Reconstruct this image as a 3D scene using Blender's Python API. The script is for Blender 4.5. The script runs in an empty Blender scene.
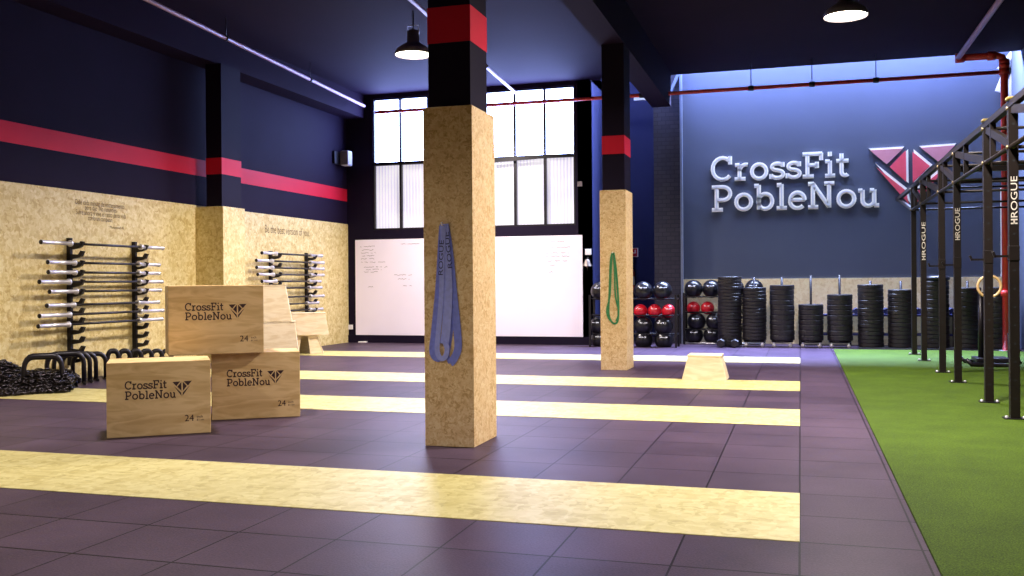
import bpy, math, random
from mathutils import Vector, Matrix
random.seed(7)
PI = math.pi
SC = bpy.context.scene
COL = SC.collection
V = Vector

# ------------------------------------------------------------------ camera
F = 955.33; PSI = .2932; ROLL = -.0077; T = .54; H = 2.299 * T; YH = 283.12 - 288
_r = V((math.cos(PSI), math.sin(PSI), 0)); _f = V((-math.sin(PSI), math.cos(PSI), 0)); _u = V((0, 0, 1))
R_ = _r * math.cos(ROLL) + _u * math.sin(ROLL)
U_ = _u * math.cos(ROLL) - _r * math.sin(ROLL)
cam_d = bpy.data.cameras.new('camera'); cam = bpy.data.objects.new('camera', cam_d); COL.objects.link(cam)
m = Matrix((R_, U_, -_f)).transposed().to_4x4(); m.translation = V((0, 0, H)); cam.matrix_world = m
cam_d.sensor_width = 36; cam_d.lens = F / 1024 * 36; cam_d.shift_y = YH / 1024
cam_d.clip_start = .05; cam_d.clip_end = 200
SC.camera = cam
SC.view_settings.view_transform = 'Standard'; SC.view_settings.look = 'None'
SC.view_settings.gamma = 1; SC.view_settings.use_curve_mapping = False
SC.view_settings.exposure = 0.0

# ------------------------------------------------------------------ world
w = bpy.data.worlds.new('world'); SC.world = w; w.use_nodes = True
w.node_tree.nodes['Background'].inputs[0].default_value = (.55, .62, 1, 1)
w.node_tree.nodes['Background'].inputs[1].default_value = .6

# ------------------------------------------------------------------ main dimensions
XL, XR, YW, YC, YF, HC = -9.3, 3.75, 18.6, 19.65, -6.0, 5.27   # left wall, right wall, window wall, sign wall, wall behind the viewer, ceiling
OSBZ = 2.53
XE = -3.98       # end of the window wall
YR = 21.6        # back of the recess
HS = 7.2         # height of the skylight slot

def area(name, loc, rot, sx, sy, power, col, shape='RECTANGLE', spread=PI):
    l = bpy.data.lights.new(name, 'AREA'); l.shape = shape; l.size = sx; l.size_y = sy; l.energy = power; l.color = col; l.spread = spread
    o = bpy.data.objects.new(name, l); COL.objects.link(o); o.location = loc; o.rotation_euler = rot
    return o
# daylight falling down the roof light in front of the sign wall
area('skylight', (.2, 19.15, HS - .1), (0, 0, 0), 6.8, .8, 1200, (.70, .80, 1))
area('skylight', (.2, 19.4, 6.35), (math.radians(-42), 0, 0), 6.6, .35, 3600, (.42, .54, 1), spread=math.radians(95))  # extra tilted light added below the roof light to brighten the far floor
area('skylight', (-3.1, 20.6, HS - .1), (0, 0, 0), 1.4, 1.6, 110, (.52, .60, 1))
_h1 = (-6.05, 17.0)  # unseen lamp added near the window so the whiteboard gets more light
LAMPS = [(-5.45, 13.1, 400), (.58, 12.95, 300), (-5.45, 7.3, 240), (.58, 8.4, 500), (-5.45, -1, 330), (.58, -1, 420), (*_h1, 270)]
LAMP_Z = 4.62; LAMP_C = (1, .89, .84)
WIN_UP, WIN_LO = 30, .85

# ------------------------------------------------------------------ pixel helpers (photo pixel -> point in the room)
def ray(px, py):
    x2 = px - 512; y2 = py - 288; c, s = math.cos(ROLL), math.sin(ROLL)
    x = x2 * c + y2 * s; y = -x2 * s + y2 * c - YH
    return V((_f + _r * (x / F) - _u * (y / F)))
def pz(px, py, z=0.0):
    d = ray(px, py); t = (z - H) / d.z; return V((d.x * t, d.y * t, z))
def pX(px, py, X):
    d = ray(px, py); t = X / d.x; return V((X, d.y * t, H + d.z * t))
def pY(px, py, Y):
    d = ray(px, py); t = Y / d.y; return V((d.x * t, Y, H + d.z * t))

# ------------------------------------------------------------------ materials
def lin(h):
    h = h.lstrip('#'); o = []
    for i in (0, 2, 4):
        c = int(h[i:i+2], 16) / 255; o.append(c / 12.92 if c <= .04045 else ((c + .055) / 1.055) ** 2.4)
    return (*o, 1)
def nmat(name):
    m = bpy.data.materials.new(name); m.use_nodes = True; nt = m.node_tree
    b = nt.nodes['Principled BSDF']; return m, nt, b
def nd(nt, t, **k):
    n = nt.nodes.new(t)
    for a, v in k.items():
        if a.startswith('i_'): n.inputs[a[2:].replace('_', ' ')].default_value = v
        else: setattr(n, a, v)
    return n
def plain(name, col, rough=.5, metal=0, var=.12, scale=8, bump=0, bscale=60, spec=.5):
    m, nt, b = nmat(name); b.inputs['Roughness'].default_value = rough; b.inputs['Metallic'].default_value = metal
    b.inputs['Specular IOR Level'].default_value = spec
    c = lin(col); tc = nd(nt, 'ShaderNodeTexCoord'); n = nd(nt, 'ShaderNodeTexNoise'); n.inputs['Scale'].default_value = scale; n.inputs['Detail'].default_value = 4
    nt.links.new(tc.outputs['Object'], n.inputs['Vector'])
    r = nd(nt, 'ShaderNodeValToRGB'); r.color_ramp.elements[0].position = .3; r.color_ramp.elements[1].position = .7
    r.color_ramp.elements[0].color = tuple(x * (1 - var) for x in c[:3]) + (1,); r.color_ramp.elements[1].color = tuple(min(1, x * (1 + var)) for x in c[:3]) + (1,)
    nt.links.new(n.outputs['Fac'], r.inputs[0]); nt.links.new(r.outputs[0], b.inputs['Base Color'])
    if bump:
        n2 = nd(nt, 'ShaderNodeTexNoise'); n2.inputs['Scale'].default_value = bscale; n2.inputs['Detail'].default_value = 3
        bp = nd(nt, 'ShaderNodeBump'); bp.inputs['Strength'].default_value = bump; bp.inputs['Distance'].default_value = .01
        nt.links.new(tc.outputs['Object'], n2.inputs['Vector']); nt.links.new(n2.outputs['Fac'], bp.inputs['Height']); nt.links.new(bp.outputs[0], b.inputs['Normal'])
    return m
def osb(name, dark, mid, light, rough=.5, sc=1.0, spec=.5):
    m, nt, b = nmat(name); b.inputs['Roughness'].default_value = rough; b.inputs['Specular IOR Level'].default_value = spec
    tc = nd(nt, 'ShaderNodeTexCoord')
    nz = nd(nt, 'ShaderNodeTexNoise'); nz.inputs['Scale'].default_value = 9 * sc; nz.inputs['Detail'].default_value = 2
    nt.links.new(tc.outputs['Object'], nz.inputs['Vector'])
    mix = nd(nt, 'ShaderNodeMix', data_type='VECTOR'); mix.inputs['Factor'].default_value = .12
    nt.links.new(tc.outputs['Object'], mix.inputs[4]); nt.links.new(nz.outputs['Color'], mix.inputs[5])
    cols = []
    for k, (rot, s) in enumerate((((.5, .3, .6), (7, 26, 16)), ((.2, .7, -.9), (24, 8, 15)))):
        mp = nd(nt, 'ShaderNodeMapping'); mp.inputs['Rotation'].default_value = rot; mp.inputs['Scale'].default_value = tuple(q * sc for q in s)
        v = nd(nt, 'ShaderNodeTexVoronoi'); v.inputs['Scale'].default_value = 1
        nt.links.new(mix.outputs[1], mp.inputs[0]); nt.links.new(mp.outputs[0], v.inputs['Vector'])
        sp = nd(nt, 'ShaderNodeSeparateColor'); nt.links.new(v.outputs['Color'], sp.inputs[0]); cols.append(sp.outputs[0])
    mm = nd(nt, 'ShaderNodeMath', operation='ADD'); nt.links.new(cols[0], mm.inputs[0]); nt.links.new(cols[1], mm.inputs[1])
    m2 = nd(nt, 'ShaderNodeMath', operation='MULTIPLY'); m2.inputs[1].default_value = .5; nt.links.new(mm.outputs[0], m2.inputs[0])
    r = nd(nt, 'ShaderNodeValToRGB'); e = r.color_ramp.elements
    e[0].position = .12; e[0].color = lin(dark); e[1].position = .85; e[1].color = lin(light); q = e.new(.4); q.color = lin(mid)
    nt.links.new(m2.outputs[0], r.inputs[0]); nt.links.new(r.outputs[0], b.inputs['Base Color'])
    bp = nd(nt, 'ShaderNodeBump'); bp.inputs['Strength'].default_value = .15; bp.inputs['Distance'].default_value = .003
    nt.links.new(m2.outputs[0], bp.inputs['Height']); nt.links.new(bp.outputs[0], b.inputs['Normal'])
    return m
def plywood(name, a, c, rough=.45):
    m, nt, b = nmat(name); b.inputs['Roughness'].default_value = rough
    tc = nd(nt, 'ShaderNodeTexCoord'); mp = nd(nt, 'ShaderNodeMapping'); mp.inputs['Scale'].default_value = (1.1, 1.1, 5)
    n = nd(nt, 'ShaderNodeTexNoise'); n.inputs['Scale'].default_value = 2.2; n.inputs['Detail'].default_value = 5; n.inputs['Distortion'].default_value = 1.6
    nt.links.new(tc.outputs['Object'], mp.inputs[0]); nt.links.new(mp.outputs[0], n.inputs['Vector'])
    r = nd(nt, 'ShaderNodeValToRGB'); e = r.color_ramp.elements; e[0].position = .36; e[0].color = lin(a); e[1].position = .58; e[1].color = lin(c)
    nt.links.new(n.outputs['Fac'], r.inputs[0]); nt.links.new(r.outputs[0], b.inputs['Base Color'])
    return m
def emis(name, col, s):
    m, nt, b = nmat(name); b.inputs['Base Color'].default_value = (0, 0, 0, 1); b.inputs['Emission Color'].default_value = lin(col); b.inputs['Emission Strength'].default_value = s
    return m

M = {}
M['osb_wall'] = osb('osb_wall', '#bda261', '#d0bb7c', '#e2d29c', .55, 1.5)
M['osb_pillar'] = osb('osb_pillar', '#c09a62', '#dab884', '#e8cfa0', .5, 2.6)
M['osb_floor'] = osb('osb_floor', '#a69a5c', '#b6ab6e', '#c3ba80', .5, 1.2, .3)
M['osb_back'] = osb('osb_back', '#e0cb9c', '#efdcb2', '#f6e8c4', .55, 1.5)
M['ply'] = plywood('ply', '#c0a06a', '#d6b986')
M['ply_pale'] = plywood('ply_pale', '#dcc7a0', '#eadabb')
M['ply_edge'] = plain('ply_edge', '#d8bb88', .5)
M['dark_paint'] = plain('dark_paint', '#190f28', .75, var=.1, scale=1.5, bump=.05, spec=.12)
M['black_paint'] = plain('black_paint', '#150d22', .7, var=.1, scale=2, spec=.12)
M['ceiling_paint'] = plain('ceiling_paint', '#1b0e26', .8, var=.1, scale=1, spec=.1)
M['slate_paint'] = plain('slate_paint', '#4f566c', .75, var=.06, scale=.6, spec=.15)
M['blue_paint'] = plain('blue_paint', '#2d3260', .75, var=.1, scale=1, spec=.15)
M['red_paint'] = plain('red_paint', '#c81834', .6, var=.05, scale=2, spec=.2)
M['red_pipe'] = plain('red_pipe', '#c8322e', .4, var=.1)
M['pale_pipe'] = plain('pale_pipe', '#a27c8c', .4, var=.1)
M['black_metal'] = plain('black_metal', '#17131a', .38, .3, var=.15)
M['rig_metal'] = plain('rig_metal', '#19120e', .5, .1, var=.2, spec=.3)
M['hole'] = plain('hole', '#050405', .8)
M['steel'] = plain('steel', '#d8d6de', .3, .6, var=.08)
M['rubber'] = plain('rubber', '#1d1a20', .45, var=.2, scale=20)
M['rubber_shine'] = plain('rubber_shine', '#14131a', .28, var=.2, scale=20)
M['red_rubber'] = plain('red_rubber', '#b80f22', .35, var=.08)
M['white_paint'] = plain('white_paint', '#e6e2e8', .4, var=.03)
M['white_letter'] = plain('white_letter', '#ffffff', .4, var=.02)
M['grey_letter'] = plain('grey_letter', '#dfe2f0', .4, var=.02)
M['pink_panel'] = plain('pink_panel', '#c98a9c', .4, var=.05)
M['rose_panel'] = plain('rose_panel', '#e0566c', .4, var=.05)
M['board'] = plain('board', '#f0e8fa', .35, var=.03, scale=1)
M['ink'] = plain('ink', '#5b5168', .6)
M['stencil'] = plain('stencil', '#33191c', .6)
M['wall_ink'] = plain('wall_ink', '#6a522e', .7)
M['band_blue'] = plain('band_blue', '#7682dc', .55, var=.12, scale=30, bump=.2, bscale=250)
M['band_dark'] = plain('band_dark', '#232860', .6)
M['band_green'] = plain('band_green', '#2f7a4a', .55, var=.15, scale=30)
M['ring_wood'] = plain('ring_wood', '#c9a872', .45, var=.1)
M['lens'] = emis('lens', '#fff4e0', 14)
M['housing'] = plain('housing', '#8a7f86', .4, .5)
M['yellow'] = plain('yellow', '#8f7d3a', .45, .2)
M['bell_metal'] = plain('bell_metal', '#6e645e', .45, .8)
M['sign_red'] = plain('sign_red', '#c4203a', .5)
M['brass'] = plain('brass', '#8f8060', .3, .8)

def rubber_floor():
    m, nt, b = nmat('rubber_floor'); tc = nd(nt, 'ShaderNodeTexCoord'); mp = nd(nt, 'ShaderNodeMapping')
    mp.inputs['Location'].default_value = (.0127, -.82 % T * -1 - .42, 0)
    sep = nd(nt, 'ShaderNodeSeparateXYZ'); nt.links.new(tc.outputs['Object'], sep.inputs[0])
    outs = []; cells = []
    for ax, off in ((0, .0127), (1, -5.82)):
        a = nd(nt, 'ShaderNodeMath', operation='ADD'); a.inputs[1].default_value = off; nt.links.new(sep.outputs[ax], a.inputs[0])
        d = nd(nt, 'ShaderNodeMath', operation='DIVIDE'); d.inputs[1].default_value = T; nt.links.new(a.outputs[0], d.inputs[0])
        fl = nd(nt, 'ShaderNodeMath', operation='FLOOR'); nt.links.new(d.outputs[0], fl.inputs[0]); cells.append(fl)
        fr = nd(nt, 'ShaderNodeMath', operation='FRACT'); nt.links.new(d.outputs[0], fr.inputs[0])
        s = nd(nt, 'ShaderNodeMath', operation='SUBTRACT'); s.inputs[1].default_value = .5; nt.links.new(fr.outputs[0], s.inputs[0])
        ab = nd(nt, 'ShaderNodeMath', operation='ABSOLUTE'); nt.links.new(s.outputs[0], ab.inputs[0])
        g = nd(nt, 'ShaderNodeMath', operation='GREATER_THAN'); g.inputs[1].default_value = .5 - (.013 if ax else .009); nt.links.new(ab.outputs[0], g.inputs[0]); outs.append(g)
    mx = nd(nt, 'ShaderNodeMath', operation='MAXIMUM'); nt.links.new(outs[0].outputs[0], mx.inputs[0]); nt.links.new(outs[1].outputs[0], mx.inputs[1])
    cb = nd(nt, 'ShaderNodeCombineXYZ'); nt.links.new(cells[0].outputs[0], cb.inputs[0]); nt.links.new(cells[1].outputs[0], cb.inputs[1])
    wn = nd(nt, 'ShaderNodeTexWhiteNoise'); nt.links.new(cb.outputs[0], wn.inputs['Vector'])
    ns = nd(nt, 'ShaderNodeTexNoise'); ns.inputs['Scale'].default_value = 90; ns.inputs['Detail'].default_value = 3; nt.links.new(tc.outputs['Object'], ns.inputs['Vector'])
    n2 = nd(nt, 'ShaderNodeTexNoise'); n2.inputs['Scale'].default_value = 1.8; n2.inputs['Detail'].default_value = 5; nt.links.new(tc.outputs['Object'], n2.inputs['Vector'])
    r = nd(nt, 'ShaderNodeValToRGB'); e = r.color_ramp.elements; e[0].position = .3; e[0].color = lin('#2d2430'); e[1].position = .75; e[1].color = lin('#504151')
    s1 = nd(nt, 'ShaderNodeMath', operation='MULTIPLY_ADD'); s1.inputs[1].default_value = .13; nt.links.new(wn.outputs['Value'], s1.inputs[0])
    s2 = nd(nt, 'ShaderNodeMath', operation='MULTIPLY_ADD'); s2.inputs[1].default_value = .55; nt.links.new(ns.outputs['Fac'], s2.inputs[0]); nt.links.new(s1.outputs[0], s2.inputs[2])
    s3 = nd(nt, 'ShaderNodeMath', operation='MULTIPLY'); s3.inputs[1].default_value = .42; nt.links.new(n2.outputs['Fac'], s3.inputs[0]); nt.links.new(s3.outputs[0], s1.inputs[2])
    nt.links.new(s2.outputs[0], r.inputs[0])
    mc = nd(nt, 'ShaderNodeMix', data_type='RGBA'); nt.links.new(mx.outputs[0], mc.inputs['Factor']); nt.links.new(r.outputs[0], mc.inputs[6]); mc.inputs[7].default_value = lin('#0e080f')
    nt.links.new(mc.outputs[2], b.inputs['Base Color']); b.inputs['Roughness'].default_value = .42; b.inputs['Specular IOR Level'].default_value = .05
    bp = nd(nt, 'ShaderNodeBump'); bp.inputs['Strength'].default_value = .25; bp.inputs['Distance'].default_value = .004; nt.links.new(ns.outputs['Fac'], bp.inputs['Height']); nt.links.new(bp.outputs[0], b.inputs['Normal'])
    return m
M['rubber_floor'] = rubber_floor()
def turf_mat():
    m, nt, b = nmat('turf'); tc = nd(nt, 'ShaderNodeTexCoord')
    n = nd(nt, 'ShaderNodeTexNoise'); n.inputs['Scale'].default_value = 120; n.inputs['Detail'].default_value = 4; nt.links.new(tc.outputs['Object'], n.inputs['Vector'])
    n2 = nd(nt, 'ShaderNodeTexNoise'); n2.inputs['Scale'].default_value = 2.5; n2.inputs['Detail'].default_value = 4; nt.links.new(tc.outputs['Object'], n2.inputs['Vector'])
    ad = nd(nt, 'ShaderNodeMath', operation='MULTIPLY_ADD'); ad.inputs[1].default_value = .7; nt.links.new(n.outputs['Fac'], ad.inputs[0])
    ml = nd(nt, 'ShaderNodeMath', operation='MULTIPLY'); ml.inputs[1].default_value = .16; nt.links.new(n2.outputs['Fac'], ml.inputs[0]); nt.links.new(ml.outputs[0], ad.inputs[2])
    r = nd(nt, 'ShaderNodeValToRGB'); e = r.color_ramp.elements; e[0].position = .3; e[0].color = lin('#203007'); e[1].position = .56; e[1].color = lin('#4c6412')
    nt.links.new(ad.outputs[0], r.inputs[0]); nt.links.new(r.outputs[0], b.inputs['Base Color']); b.inputs['Roughness'].default_value = .85; b.inputs['Specular IOR Level'].default_value = .12
    bp = nd(nt, 'ShaderNodeBump'); bp.inputs['Strength'].default_value = .6; bp.inputs['Distance'].default_value = .01; nt.links.new(n.outputs['Fac'], bp.inputs['Height']); nt.links.new(bp.outputs[0], b.inputs['Normal'])
    return m
M['turf'] = turf_mat()
def pane_mat(name, strength, low):
    m, nt, b = nmat(name); b.inputs['Roughness'].default_value = .15; b.inputs['Base Color'].default_value = (.3, .3, .35, 1)
    tc = nd(nt, 'ShaderNodeTexCoord'); wv = nd(nt, 'ShaderNodeTexWave'); wv.bands_direction = 'X'; wv.inputs['Scale'].default_value = 4.5; wv.inputs['Distortion'].default_value = .6
    nt.links.new(tc.outputs['Object'], wv.inputs['Vector'])
    n = nd(nt, 'ShaderNodeTexNoise'); n.inputs['Scale'].default_value = 1.3; nt.links.new(tc.outputs['Object'], n.inputs['Vector'])
    r = nd(nt, 'ShaderNodeValToRGB'); e = r.color_ramp.elements
    if low: e[0].position = .2; e[0].color = (.48, .45, .68, 1); e[1].position = .8; e[1].color = (1, .95, 1.0, 1)
    else: e[0].color = (.30, .40, 1, 1); e[1].color = (.36, .46, 1, 1)
    a = nd(nt, 'ShaderNodeMath', operation='MULTIPLY_ADD'); a.inputs[1].default_value = .35; nt.links.new(wv.outputs['Fac'], a.inputs[0])
    q = nd(nt, 'ShaderNodeMath', operation='MULTIPLY'); q.inputs[1].default_value = .8; nt.links.new(n.outputs['Fac'], q.inputs[0]); nt.links.new(q.outputs[0], a.inputs[2])
    nt.links.new(a.outputs[0], r.inputs[0]); nt.links.new(r.outputs[0], b.inputs['Emission Color']); b.inputs['Emission Strength'].default_value = strength
    return m
M['pane_up'] = pane_mat('pane_up', WIN_UP, False)
M['pane_lo'] = pane_mat('pane_lo', WIN_LO, True)
def brick_mat():
    m, nt, b = nmat('painted_brick'); tc = nd(nt, 'ShaderNodeTexCoord'); mp = nd(nt, 'ShaderNodeMapping'); mp.inputs['Rotation'].default_value = (PI/2, 0, 0)
    br = nd(nt, 'ShaderNodeTexBrick'); br.inputs['Scale'].default_value = 3; br.inputs['Color1'].default_value = lin('#33323f'); br.inputs['Color2'].default_value = lin('#3b3945'); br.inputs['Mortar'].default_value = lin('#2c2b38')
    nt.links.new(tc.outputs['Object'], mp.inputs[0]); nt.links.new(mp.outputs[0], br.inputs['Vector']); nt.links.new(br.outputs[0], b.inputs['Base Color']); b.inputs['Roughness'].default_value = .8; b.inputs['Specular IOR Level'].default_value = .15
    return m
M['brick'] = brick_mat()
M['band_pale'] = plain('band_pale', '#98a2ee', .55, var=.1, scale=30)
M['post_grey'] = plain('post_grey', '#66708c', .5)
M['chain'] = plain('chain', '#353134', .25, .9, var=.2)
M['rogue_print'] = plain('rogue_print', '#d9d2c2', .5)

# ------------------------------------------------------------------ mesh builder
class MB:
    def __init__(s): s.v = []; s.f = []; s.m = []; s.sm = []
    def add(s, vs, fs, mi=0, smooth=False):
        o = len(s.v); s.v += [tuple(v) for v in vs]; s.f += [tuple(i + o for i in f) for f in fs]; s.m += [mi] * len(fs); s.sm += [smooth] * len(fs); return s
    def box(s, x0, x1, y0, y1, z0, z1, mi=0):
        vs = [(x, y, z) for z in (z0, z1) for y in (y0, y1) for x in (x0, x1)]
        return s.add(vs, [(0, 2, 3, 1), (4, 5, 7, 6), (0, 1, 5, 4), (2, 6, 7, 3), (0, 4, 6, 2), (1, 3, 7, 5)], mi)
    def bar(s, a, b, wx, wy, mi=0, up=V((0, 0, 1))):
        a, b = V(a), V(b); d = (b - a).normalized()
        if abs(d.dot(up)) > .98: up = V((0, 1, 0))
        x = d.cross(up).normalized(); y = x.cross(d)
        vs = [p + x * sx * wx / 2 + y * sy * wy / 2 for p in (a, b) for sx, sy in ((-1, -1), (1, -1), (1, 1), (-1, 1))]
        return s.add(vs, [(3, 2, 1, 0), (4, 5, 6, 7), (0, 1, 5, 4), (1, 2, 6, 5), (2, 3, 7, 6), (3, 0, 4, 7)], mi)
    def tube(s, pts, r, n=10, closed=False, mi=0, sx=1.0):
        pts = [V(p) for p in pts]; N = len(pts); rs = r if isinstance(r, (list, tuple)) else [r] * N
        vs = []; prev = None
        for i, p in enumerate(pts):
            if closed: t = (pts[(i + 1) % N] - pts[i - 1]).normalized()
            else: t = (pts[min(i + 1, N - 1)] - pts[max(i - 1, 0)]).normalized()
            if prev is None:
                a = V((0, 0, 1)) if abs(t.z) < .9 else V((1, 0, 0)); x = t.cross(a).normalized()
            else: x = (prev - t * prev.dot(t)).normalized()
            prev = x; y = t.cross(x)
            vs += [p + (x * math.cos(2 * PI * k / n) * sx + y * math.sin(2 * PI * k / n)) * rs[i] for k in range(n)]
        fs = []
        for i in range(N if closed else N - 1):
            j = (i + 1) % N
            fs += [(i * n + k, i * n + (k + 1) % n, j * n + (k + 1) % n, j * n + k) for k in range(n)]
        s.add(vs, fs, mi, True)
        if not closed:
            o = len(s.v) - len(vs); s.f += [tuple(o + k for k in reversed(range(n))), tuple(o + (N - 1) * n + k for k in range(n))]; s.m += [mi] * 2; s.sm += [False] * 2
        return s
    def lathe(s, prof, c=(0, 0, 0), n=24, mi=0, axis=None, smooth=True):
        c = V(c); ax = V(axis).normalized() if axis else V((0, 0, 1)); a = V((1, 0, 0)) if abs(ax.x) < .9 else V((0, 1, 0)); x = ax.cross(a).normalized(); y = ax.cross(x)
        vs = [c + ax * z + (x * math.cos(2 * PI * k / n) + y * math.sin(2 * PI * k / n)) * r for r, z in prof for k in range(n)]
        fs = [(i * n + k, i * n + (k + 1) % n, (i + 1) * n + (k + 1) % n, (i + 1) * n + k) for i in range(len(prof) - 1) for k in range(n)]
        return s.add(vs, fs, mi, smooth)
    def prism(s, poly, d, mi=0):
        poly = [V(p) for p in poly]; d = V(d); n = len(poly)
        fs = [tuple(range(n)), tuple(reversed(range(n, 2 * n)))] + [(i, i + n, (i + 1) % n + n, (i + 1) % n) for i in range(n)]
        return s.add(poly + [p + d for p in poly], fs, mi)
    def sphere(s, c, r, n=20, mi=0, sz=1.0):
        prof = [(max(.0001, r * math.sin(PI * i / (n // 2))), -r * sz * math.cos(PI * i / (n // 2))) for i in range(n // 2 + 1)]
        return s.lathe(prof, c, n, mi)
    def build(s, name, mats, parent=None, org=None, bevel=0, seg=2):
        me = bpy.data.meshes.new(name)
        org = V(org) if org is not None else V((0, 0, 0))
        me.from_pydata([tuple(V(v) - org) for v in s.v], [], s.f)
        for q in (mats if isinstance(mats, (list, tuple)) else [mats]): me.materials.append(M[q])
        me.polygons.foreach_set('material_index', s.m); me.polygons.foreach_set('use_smooth', s.sm)
        me.validate(); me.update()
        o = bpy.data.objects.new(name, me); COL.objects.link(o)
        if parent: o.parent = parent
        elif org.length: o.location = org
        if bevel:
            md = o.modifiers.new('bevel', 'BEVEL'); md.width = bevel; md.segments = seg; md.limit_method = 'ANGLE'
        return o
def tag(o, label, cat, group=None, kind=None):
    if label: o['label'] = label
    if cat: o['category'] = cat
    if group: o['group'] = group
    if kind: o['kind'] = kind
    return o
def thing(name, label, cat, loc=(0, 0, 0), rz=0, group=None):
    o = bpy.data.objects.new(name, None); COL.objects.link(o); o.location = loc; o.rotation_euler = (0, 0, rz); o.empty_display_size = .1
    return tag(o, label, cat, group)
KIDS = {}
def kids(o): return [c for c in bpy.data.objects if c.parent == o]
def dup(o, loc=None, label=None, parent=None, group=None, kc=None):
    ks = kids(o) if kc is None else kc
    c = o.copy(); COL.objects.link(c)
    if loc is not None: c.location = loc
    if parent: c.parent = parent
    if label: c['label'] = label
    if group: c['group'] = group
    for k in ks: dup(k, parent=c)
    return c
def struct(o): o['kind'] = 'structure'; return o

# ------------------------------------------------------------------ text
def text_pieces(body, size, align='CENTER'):
    """2-D outline mesh of the built-in sans face: verts, faces."""
    cu = bpy.data.curves.new('t', 'FONT'); cu.body = body; cu.size = size; cu.align_x = align; cu.fill_mode = 'FRONT'; cu.resolution_u = 3
    ob = bpy.data.objects.new('t', cu); COL.objects.link(ob)
    dg = bpy.context.evaluated_depsgraph_get(); dg.update()
    me = bpy.data.meshes.new_from_object(ob.evaluated_get(dg))
    vs = [(v.co.x, v.co.y) for v in me.vertices]; fs = [tuple(p.vertices) for p in me.polygons]
    bpy.data.objects.remove(ob); bpy.data.curves.remove(cu); bpy.data.meshes.remove(me)
    return vs, fs
def flat_text(mb, body, size, o, ex, ey, align='CENTER', mi=0, xs=1.0):
    vs, fs = text_pieces(body, size, align); o, ex, ey = V(o), V(ex), V(ey)
    mb.add([o + ex * x * xs + ey * y for x, y in vs], fs, mi)
# slab-serif letters drawn as strokes: cap height 1, x-height .68
def arc(cx, cy, rx, ry, a0, a1, n=14):
    return [(cx + rx * math.cos(math.radians(a0 + (a1 - a0) * i / n)), cy + ry * math.sin(math.radians(a0 + (a1 - a0) * i / n))) for i in range(n + 1)]
def ln(*p): return [p[i:i+2] for i in range(0, len(p), 2)]
G = {
 'C': (.86, [arc(.44, .5, .36, .43, 48, 318), ln(.72, .98, .72, .66)]),
 'r': (.56, [ln(.2, .04, .2, .64), ln(.02, .07, .42, .07), ln(.04, .62, .2, .62), arc(.44, .36, .24, .27, 175, 75, 8)]),
 'o': (.70, [arc(.35, .34, .26, .28, 0, 360, 22)]),
 's': (.58, [arc(.30, .49, .19, .13, 40, 180, 8) + arc(.30, .49, .19, .13, 200, 270, 5) + arc(.30, .21, .21, .14, 80, 0, 5) + arc(.30, .21, .21, .15, -20, -150, 9), ln(.49, .66, .49, .48), ln(.08, .22, .08, .03)]),
 'F': (.78, [ln(.2, .04, .2, .96), ln(.03, .07, .42, .07), ln(.03, .93, .72, .93), ln(.68, .96, .68, .68), ln(.2, .5, .56, .5), ln(.53, .62, .53, .38)]),
 'i': (.40, [ln(.2, .04, .2, .64), ln(.03, .07, .38, .07), ln(.04, .62, .2, .62), ln(.2, .82, .2, .98)]),
 't': (.52, [ln(.2, .9, .2, .2) + arc(.32, .2, .12, .14, 180, 320, 8), ln(.02, .62, .44, .62)]),
 'P': (.80, [ln(.2, .04, .2, .96), ln(.03, .07, .42, .07), ln(.03, .93, .42, .93) + arc(.42, .68, .26, .25, 90, -90, 12) + ln(.42, .43, .2, .43)]),
 'b': (.76, [ln(.18, .04, .18, .96), ln(.02, .93, .18, .93), arc(.40, .34, .24, .28, 0, 360, 22)]),
 'l': (.40, [ln(.2, .04, .2, .96), ln(.03, .07, .38, .07), ln(.04, .93, .2, .93)]),
 'e': (.66, [ln(.1, .36, .57, .36) + arc(.34, .36, .24, .27, 0, 180, 10) + arc(.34, .32, .25, .27, 190, 318, 10)]),
 'N': (.96, [ln(.2, .04, .2, .96), ln(.04, .07, .38, .07), ln(.04, .93, .24, .93), ln(.2, .94, .74, .06), ln(.74, .04, .74, .96), ln(.58, .93, .92, .93)]),
 'u': (.76, [ln(.18, .64, .18, .28) + arc(.37, .28, .19, .22, 180, 330, 8), ln(.56, .64, .56, .05), ln(.04, .62, .18, .62), ln(.42, .62, .56, .62), ln(.56, .07, .72, .07)]),
}
def stroke(mb, pts, wd, o, ex, ey, dep, mi):
    """flat stroke of width wd along pts, standing dep out of the surface"""
    n = len(pts); L = []; R = []
    cl = n > 3 and abs(pts[0][0] - pts[-1][0]) + abs(pts[0][1] - pts[-1][1]) < 1e-4
    for i in range(n):
        if cl: p, q = pts[i - 1 if i else n - 2], pts[i + 1 if i < n - 1 else 1]
        else: p, q = pts[max(i - 1, 0)], pts[min(i + 1, n - 1)]
        dx, dy = q[0] - p[0], q[1] - p[1]; l = math.hypot(dx, dy) or 1
        nx, ny = -dy / l * wd / 2, dx / l * wd / 2
        L.append((pts[i][0] + nx, pts[i][1] + ny)); R.append((pts[i][0] - nx, pts[i][1] - ny))
    for i in range(n - 1):
        quad = [L[i], R[i], R[i + 1], L[i + 1]]
        mb.prism([o + ex * x + ey * y for x, y in quad], dep, mi)
def slab_word(word, h, o, ex, ey, cb, sp=0.0, xs=1.0):
    """cb(letter, origin) for every letter; returns the width"""
    x = 0
    for ch in word:
        cb(ch, o + ex * (x * h * xs)); x += G[ch][0] + sp
    return x * h * xs
def slab_w(word, sp=0): return sum(G[c][0] + sp for c in word)
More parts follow.
